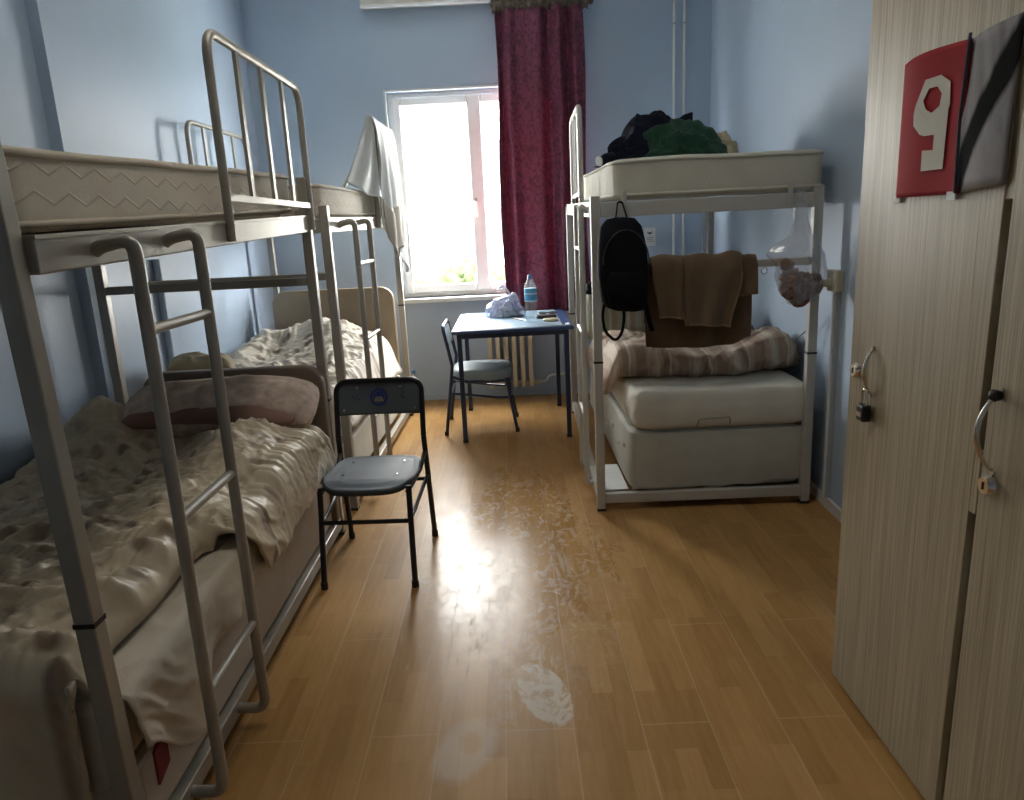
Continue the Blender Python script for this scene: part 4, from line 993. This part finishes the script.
# white carrier bag
wb = thing('plastic_bag', 'white tied plastic bag of goods on the table beside the bottle', 'bag', (-.03, 5.50, zt))
mb = heap((-.045, 5.50, zt + .002), .135, .12, .15, 33, .06); mb.build('bag_film', MAT['poly_white'], wb, smooth=True)
heap((-.045, 5.50, zt + .004), .115, .095, .095, 34, .06).build('goods', MAT['bag_blue'], wb, smooth=True)
heap((-.02, 5.47, zt + .004), .10, .085, .05, 37, .12).build('goods', MAT['bag_dark'], wb, smooth=True)
def knot(u, v):
    a = v * 2 * PI; t = u; c = V((.0 - .10 * t, 5.50 + .02 * t, zt + .14 + .08 * math.sin(t * 2.4))); r = .016 * (1 + .3 * math.sin(a * 5)) * (1 - .5 * t)
    return c + V((r * .5, r * math.cos(a), r * math.sin(a)))
MB().grid(14, 14, knot).build('bag_handle', MAT['poly_white'], wb, smooth=True)
mb = heap((.02, 5.52, zt + .12), .04, .04, .05, 39, .12, sub=4); mb.build('knot', MAT['poly_white'], wb, smooth=True)
# dark things right of the bottle
gl = thing('sunglasses', 'dark folded sunglasses on the table right of the bottle', 'sunglasses', (.27, 5.42, zt))
for x in (.235, .305):
    MB().lathe([(0, 0), (.028, .002), (.031, .006), (.024, .010), (0, .012)], (x, 5.42, zt + .012), 18).build('lens', MAT['black'], gl)
    MB().tube(fillet([(x + (.03 if x > .27 else -.03), 5.43, zt + .02), (x + (.02 if x > .27 else -.02), 5.49, zt + .02), (.27, 5.50, zt + .012)], .02), .004, 6).build('temple', MAT['leather'], gl)
MB().tube([(.25, 5.42, zt + .02), (.29, 5.42, zt + .02)], .004, 6).build('bridge', MAT['leather'], gl)
wl = MB().loft([(.25, 5.28, zt + z, .075 * k, .045 * k, 5) for z, k in ((.001, .96), (.006, 1), (.018, 1), (.023, .94))], 32).build('wallet', MAT['leather'], origin=(.25, 5.28, zt)); wl.rotation_euler = (0, 0, .0)
tag(wl, 'dark leather wallet lying on the table right of the bottle', 'wallet')
pl_ = MB().loft([(.275, 5.10, zt + z, .055 * k, .045 * k, 2.3) for z, k in ((.001, .9), (.004, 1), (.014, 1), (.018, .92))], 28).build('tobacco_tin', MAT['coin'], origin=(.275, 5.10, zt))
tag(pl_, 'pale round tin lying on the table at the front right', 'tin')
sp = MB().tube([(.02, 5.30, zt + .006), (.06, 5.22, zt + .006), (.10, 5.15, zt + .006)], [.008, .004, .003], 8).build('spoon', MAT['chrome'], origin=(.06, 5.22, zt + .006))
tag(sp, 'thin pale spoon lying between the white bag and the bottle', 'spoon')

# ------------------------------------------------------------------ wardrobe
wd = thing('wardrobe', 'tall striped oak laminate wardrobe at the right edge with doors ajar', 'wardrobe', (1.2, 1.45, 0))
XD = .965; Y0, Y1 = .80, 2.055
mb = MB(); mb.box((XD + .03, Y1 - .022, 0), (1.40, Y1, 2.4)); mb.box((XD + .03, Y0, 0), (1.40, Y0 + .02, 2.4)); mb.box((XD + .03, Y0, 2.38), (1.40, Y1, 2.4)); mb.box((1.385, Y0, 0), (1.40, Y1, 2.4)); mb.box((XD + .03, Y0, .03), (1.40, Y1, .06)); mb.box((XD + .04, 1.455, .06), (1.38, 1.475, 2.38))
mb.build('carcass', MAT['oak'], wd)
MB().box((XD + .028, 1.42, .06), (XD + .034, 1.50, 2.38)).build('inner_edge', MAT['carcass'], wd)
d1 = MB().hexa([(XD + .003, 1.488, .012), (XD + .022, 1.488, .012), (XD + .020, Y1, .012), (XD, Y1, .012), (XD + .003, 1.452, 2.38), (XD + .022, 1.452, 2.38), (XD + .020, Y1, 2.38), (XD, Y1, 2.38)], .002).build('door', MAT['oak'], wd)
d2 = MB().hexa([(XD + .004, .83, .012), (XD + .022, .83, .012), (XD + .018, 1.452, .012), (XD - .002, 1.452, .012), (XD + .004, .83, 2.38), (XD + .022, .83, 2.38), (XD + .016, 1.418, 2.38), (XD - .004, 1.418, 2.38)], .002).build('door', MAT['oak'], wd)
MB().box((XD + .006, 1.432, 1.452), (XD + .024, 1.470, 2.38), .001).build('filler_strip', MAT['oak'], wd)
MB().box((XD + .004, 1.454, .80), (XD + .022, 1.486, .94), .001).build('latch_plate', MAT['oak'], wd)
def bow(y, z0, z1, out, door, lean=0.0):
    pts = [V((XD - out * math.sin(PI * i / 16) ** .7, y + lean * i / 16, z0 + (z1 - z0) * i / 16)) for i in range(17)]
    h_ = MB().tube(pts, [.0035 + .0018 * math.sin(PI * i / 16) for i in range(17)], 10).build('handle', MAT['chrome'], door)
    for z in (z0, z1): MB().tube([(XD + .006, y + (lean if z == z1 else 0), z), (XD - .006, y + (lean if z == z1 else 0), z)], .0065, 10).build('handle_mount', MAT['brass'], h_)
    return h_
bow(1.925, .955, 1.082, .022, d1)
bow(1.402, .915, 1.085, .045, d2)
for y, z, dr in ((2.000, 1.008, d1), (1.405, .885, d2)):
    lk = MB().lathe([(.0, -.018), (.017, -.018), (.021, -.011), (.024, 0), (.024, .004)], (XD - .001, y, z), 20, 'x').build('lock_cylinder', MAT['chrome'], dr)
    MB().box((XD - .021, y - .0015, z - .008), (XD - .0185, y + .0015, z + .008)).build('key_slot', MAT['black'], lk)
h_ = MB().lathe([(0, -.010), (.009, -.007), (.013, 0), (.010, .012), (0, .014)], (XD - .018, 1.402, 1.075), 14, 'x').build('handle_cap', MAT['black'], d2)
# padlock on the far handle
pk = thing('padlock', 'small black padlock hanging from the far wardrobe door handle', 'padlock', (XD - .016, 1.928, .90))
pk.scale = (1.3, 1.3, 1.3); pk.location.z = .893; pk.location.y = 1.922
MB().box((XD - .028, 1.912, .892), (XD - .008, 1.944, .928), .005).build('lock_body', MAT['black'], pk)
MB().tube([(XD - .018, 1.918, .926), (XD - .018, 1.918, .95)] + arc((XD - .018, 1.928, .95), .010, PI, 0, 8, (0, 1, 0), (0, 0, 1)) + [(XD - .018, 1.938, .926)], .0028, 8).build('shackle', MAT['chrome'], pk)
MB().box((XD - .0295, 1.917, .903), (XD - .0275, 1.939, .912)).build('lock_plate', MAT['brass'], pk)
# red number sign: y runs away from the camera; the text reads left to right towards the camera
sg = thing('number_sign', 'red sign with a white 9 fixed on the wardrobe door', 'sign', (XD, 1.73, 1.47))
SY0, SY1, SZ0, SZ1 = 1.603, 1.858, 1.468, 1.772
def signfn(u, v):
    y = SY1 + (SY0 - SY1) * u; z = SZ0 + (SZ1 - SZ0) * v
    cut = .035
    y = y + (.012 * (v < .08) * (u - .5)) * 0
    return (XD - .004 - .010 * math.sin(u * PI) * (.5 + .5 * v) - .004 * math.sin(u * 6.5), y, z + .006 * math.sin(u * PI) * v)
MB().grid(26, 26, signfn).build('plate', MAT['red'], sg, smooth=True, solid=.003)
def sp_(px, pz, lift):     # point on the sign: px 0..1 left to right, pz 0..1 upwards
    p = V(signfn(px, pz)); return p + V((-.0035 - lift, 0, 0))
outer = [(.40, .985), (.60, .985), (.73, .90), (.76, .78), (.74, .19), (.40, .19), (.40, .345), (.555, .36), (.57, .475), (.36, .475), (.25, .57), (.255, .68), (.33, .74), (.27, .80), (.29, .90)]
# the numeral: an outer outline with a hexagonal eye, drawn as quads around a ring plus its tail
def num9():
    ey = [(.46, .865), (.58, .865), (.645, .80), (.625, .705), (.52, .66), (.43, .70), (.385, .775)]
    ou = [(.42, .945), (.62, .945), (.74, .885), (.76, .70), (.70, .585), (.44, .56), (.275, .70)]
    ou2 = [(.40, .945), (.62, .95), (.76, .88), (.775, .70), (.72, .60), (.47, .60), (.27, .76)]
    mb = MB(); n = len(ey)
    f = lambda p: (.335 + (p[0] - .27) * .92, .025 + p[1] * .83)
    vs = [sp_(*f(p), .0006) for p in ey] + [sp_(*f(p), .0006) for p in ou2]
    mb.add(vs, [(k, (k + 1) % n, n + (k + 1) % n, n + k) for k in range(n)])
    for q in ([(.27, .76), (.47, .60), (.43, .48), (.36, .50), (.25, .585), (.24, .68)], [(.47, .60), (.72, .60), (.71, .475), (.43, .48)],
              [(.58, .62), (.76, .70), (.735, .185), (.565, .185)], [(.415, .36), (.60, .35), (.60, .185), (.415, .185)]):
        mb.add([sp_(*f(p), .0009) for p in q], [tuple(range(len(q)))])
    return mb
num9().build('numeral', MAT['offwhite'], sg, auto=False)
for px in (SY1, SY0 + .03): MB().box((XD - .006, px - .02, SZ0 - .012), (XD - .0005, px + .012, SZ0 + .006), .001).build('sticky_tape', MAT['paper'], sg)
ps = thing('poster', 'grey and black photo print curling beside the red sign', 'poster', (XD, 1.53, 1.62))
def posfn(u, v): return (XD - .002 - .010 * math.sin(u * PI) - .004 * math.sin(v * 5), 1.615 - .158 * u, 1.468 + .012 * u + .304 * v)
MB().grid(14, 14, posfn).build('print', MAT['poster'], ps, smooth=True, solid=.002)
MB().tube([(XD - .012, 1.604, 1.470), (XD - .016, 1.602, 1.62), (XD - .010, 1.602, 1.782)], .0035, 8).build('print_edge', MAT['ink'], ps)

# ------------------------------------------------------------------ socket box and cables on the right wall
ob = thing('socket_box', 'ivory socket box with plug on the right wall beside the bunk', 'socket', (xr(3.47), 3.47, 1.10))
MB().box((xr(3.43) - .045, 3.37, 1.075), (xr(3.43) - .002, 3.47, 1.175), .008).build('box', MAT['socket'], ob)
MB().lathe([(0, -.036), (.018, -.036), (.020, -.02), (.020, 0)], (xr(3.43) - .045, 3.425, 1.115), 16, 'x').build('plug', MAT['socket'], ob)
MB().tube(fillet([(xr(3.43) - .08, 3.425, 1.112), (xr(3.47) - .10, 3.50, 1.06), (xr(3.5) - .06, 3.56, .98), (xr(3.6) - .03, 3.70, .86), (xr(3.6) - .05, 3.80, .80)], .06), .004, 8).build('plug_cable', MAT['cable'], ob)
MB().tube(fillet([(xr(3.43) - .078, 3.42, 1.105), (xr(3.47) - .07, 3.52, 1.03), (xr(3.47) - .04, 3.60, .90), (xr(3.47) - .05, 3.68, .74)], .06), .0035, 8).build('lamp_cable', MAT['cable'], ob)
td = thing('cable_trunking', 'grey vertical cable trunking running down from the ivory socket box', 'cable trunking', (xr(3.45), 3.45, .055))
MB().box((xr(3.43) - .025, 3.40, .058), (xr(3.43) - .001, 3.44, 1.078), .003).build('duct', MAT['trunking'], td)
MB().box((xr(3.43) - .028, 3.41, .058), (xr(3.43) - .024, 3.43, 1.078), .001).build('duct_lid', MAT['white_paint'], td)

# ------------------------------------------------------------------ light
w = bpy.data.worlds.new('overcast'); S.world = w; w.use_nodes = True
bg = w.node_tree.nodes['Background']; bg.inputs[0].default_value = (1.0, .985, .955, 1); bg.inputs[1].default_value = 9.0
pd = bpy.data.lights.new('sky_portal', 'AREA'); pd.shape = 'RECTANGLE'; pd.size = WX1 - WX0; pd.size_y = WZ1 - WZ0; pd.cycles.is_portal = True
po = bpy.data.objects.new('sky_portal', pd); COL.objects.link(po); po.location = ((WX0 + WX1) / 2, YB + .20, (WZ0 + WZ1) / 2); po.rotation_euler = (math.radians(-90), 0, 0)

# added fill lamp, out of view: frosted strip fitting on the ceiling
em, nt_, b_ = M_('fill_lamp_diffuser'); b_.inputs['Emission Color'].default_value = (1, .93, .82, 1); b_.inputs['Emission Strength'].default_value = 1.9
lamp = thing('added_fill_lamp', 'added white strip fill lamp with frosted cover, unseen above the aisle', 'lamp', (-.2, 2.4, ZC))
MB().box((-.36, 1.78, ZC - .05), (-.04, 3.02, ZC - .001), .006).build('housing', MAT['white_paint'], lamp)
MB().box((-.34, 1.80, ZC - .085), (-.06, 3.00, ZC - .048), .012).build('diffuser', em, lamp)

# ------------------------------------------------------------------ camera
f = 730.0; H = 1.45
d = V((507 - 512, -(225 - 400), -f)).normalized(); dn = V((152, -3045, -f)).normalized()
up = -(dn - d * dn.dot(d)); up.normalize(); r = d.cross(up) * 1.0
r = V((d.y * up.z - d.z * up.y, d.z * up.x - d.x * up.z, d.x * up.y - d.y * up.x))
Rm = Matrix((r, d, up)).to_4x4()
cd = bpy.data.cameras.new('camera'); cd.sensor_fit = 'HORIZONTAL'; cd.sensor_width = 36; cd.lens = f / 1024 * 36; cd.clip_start = .05; cd.clip_end = 200
co = bpy.data.objects.new('camera', cd); COL.objects.link(co); co.matrix_world = Matrix.Translation((0, 0, H)) @ Rm; S.camera = co
S.view_settings.view_transform = 'Standard'; S.view_settings.look = 'None'; S.view_settings.gamma = 1; S.view_settings.use_curve_mapping = False
S.view_settings.exposure = 2.45
S.cycles.max_bounces = 12; S.cycles.diffuse_bounces = 8; S.cycles.transparent_max_bounces = 16; S.cycles.use_denoising = True
S.cycles.sample_clamp_indirect = 8.0
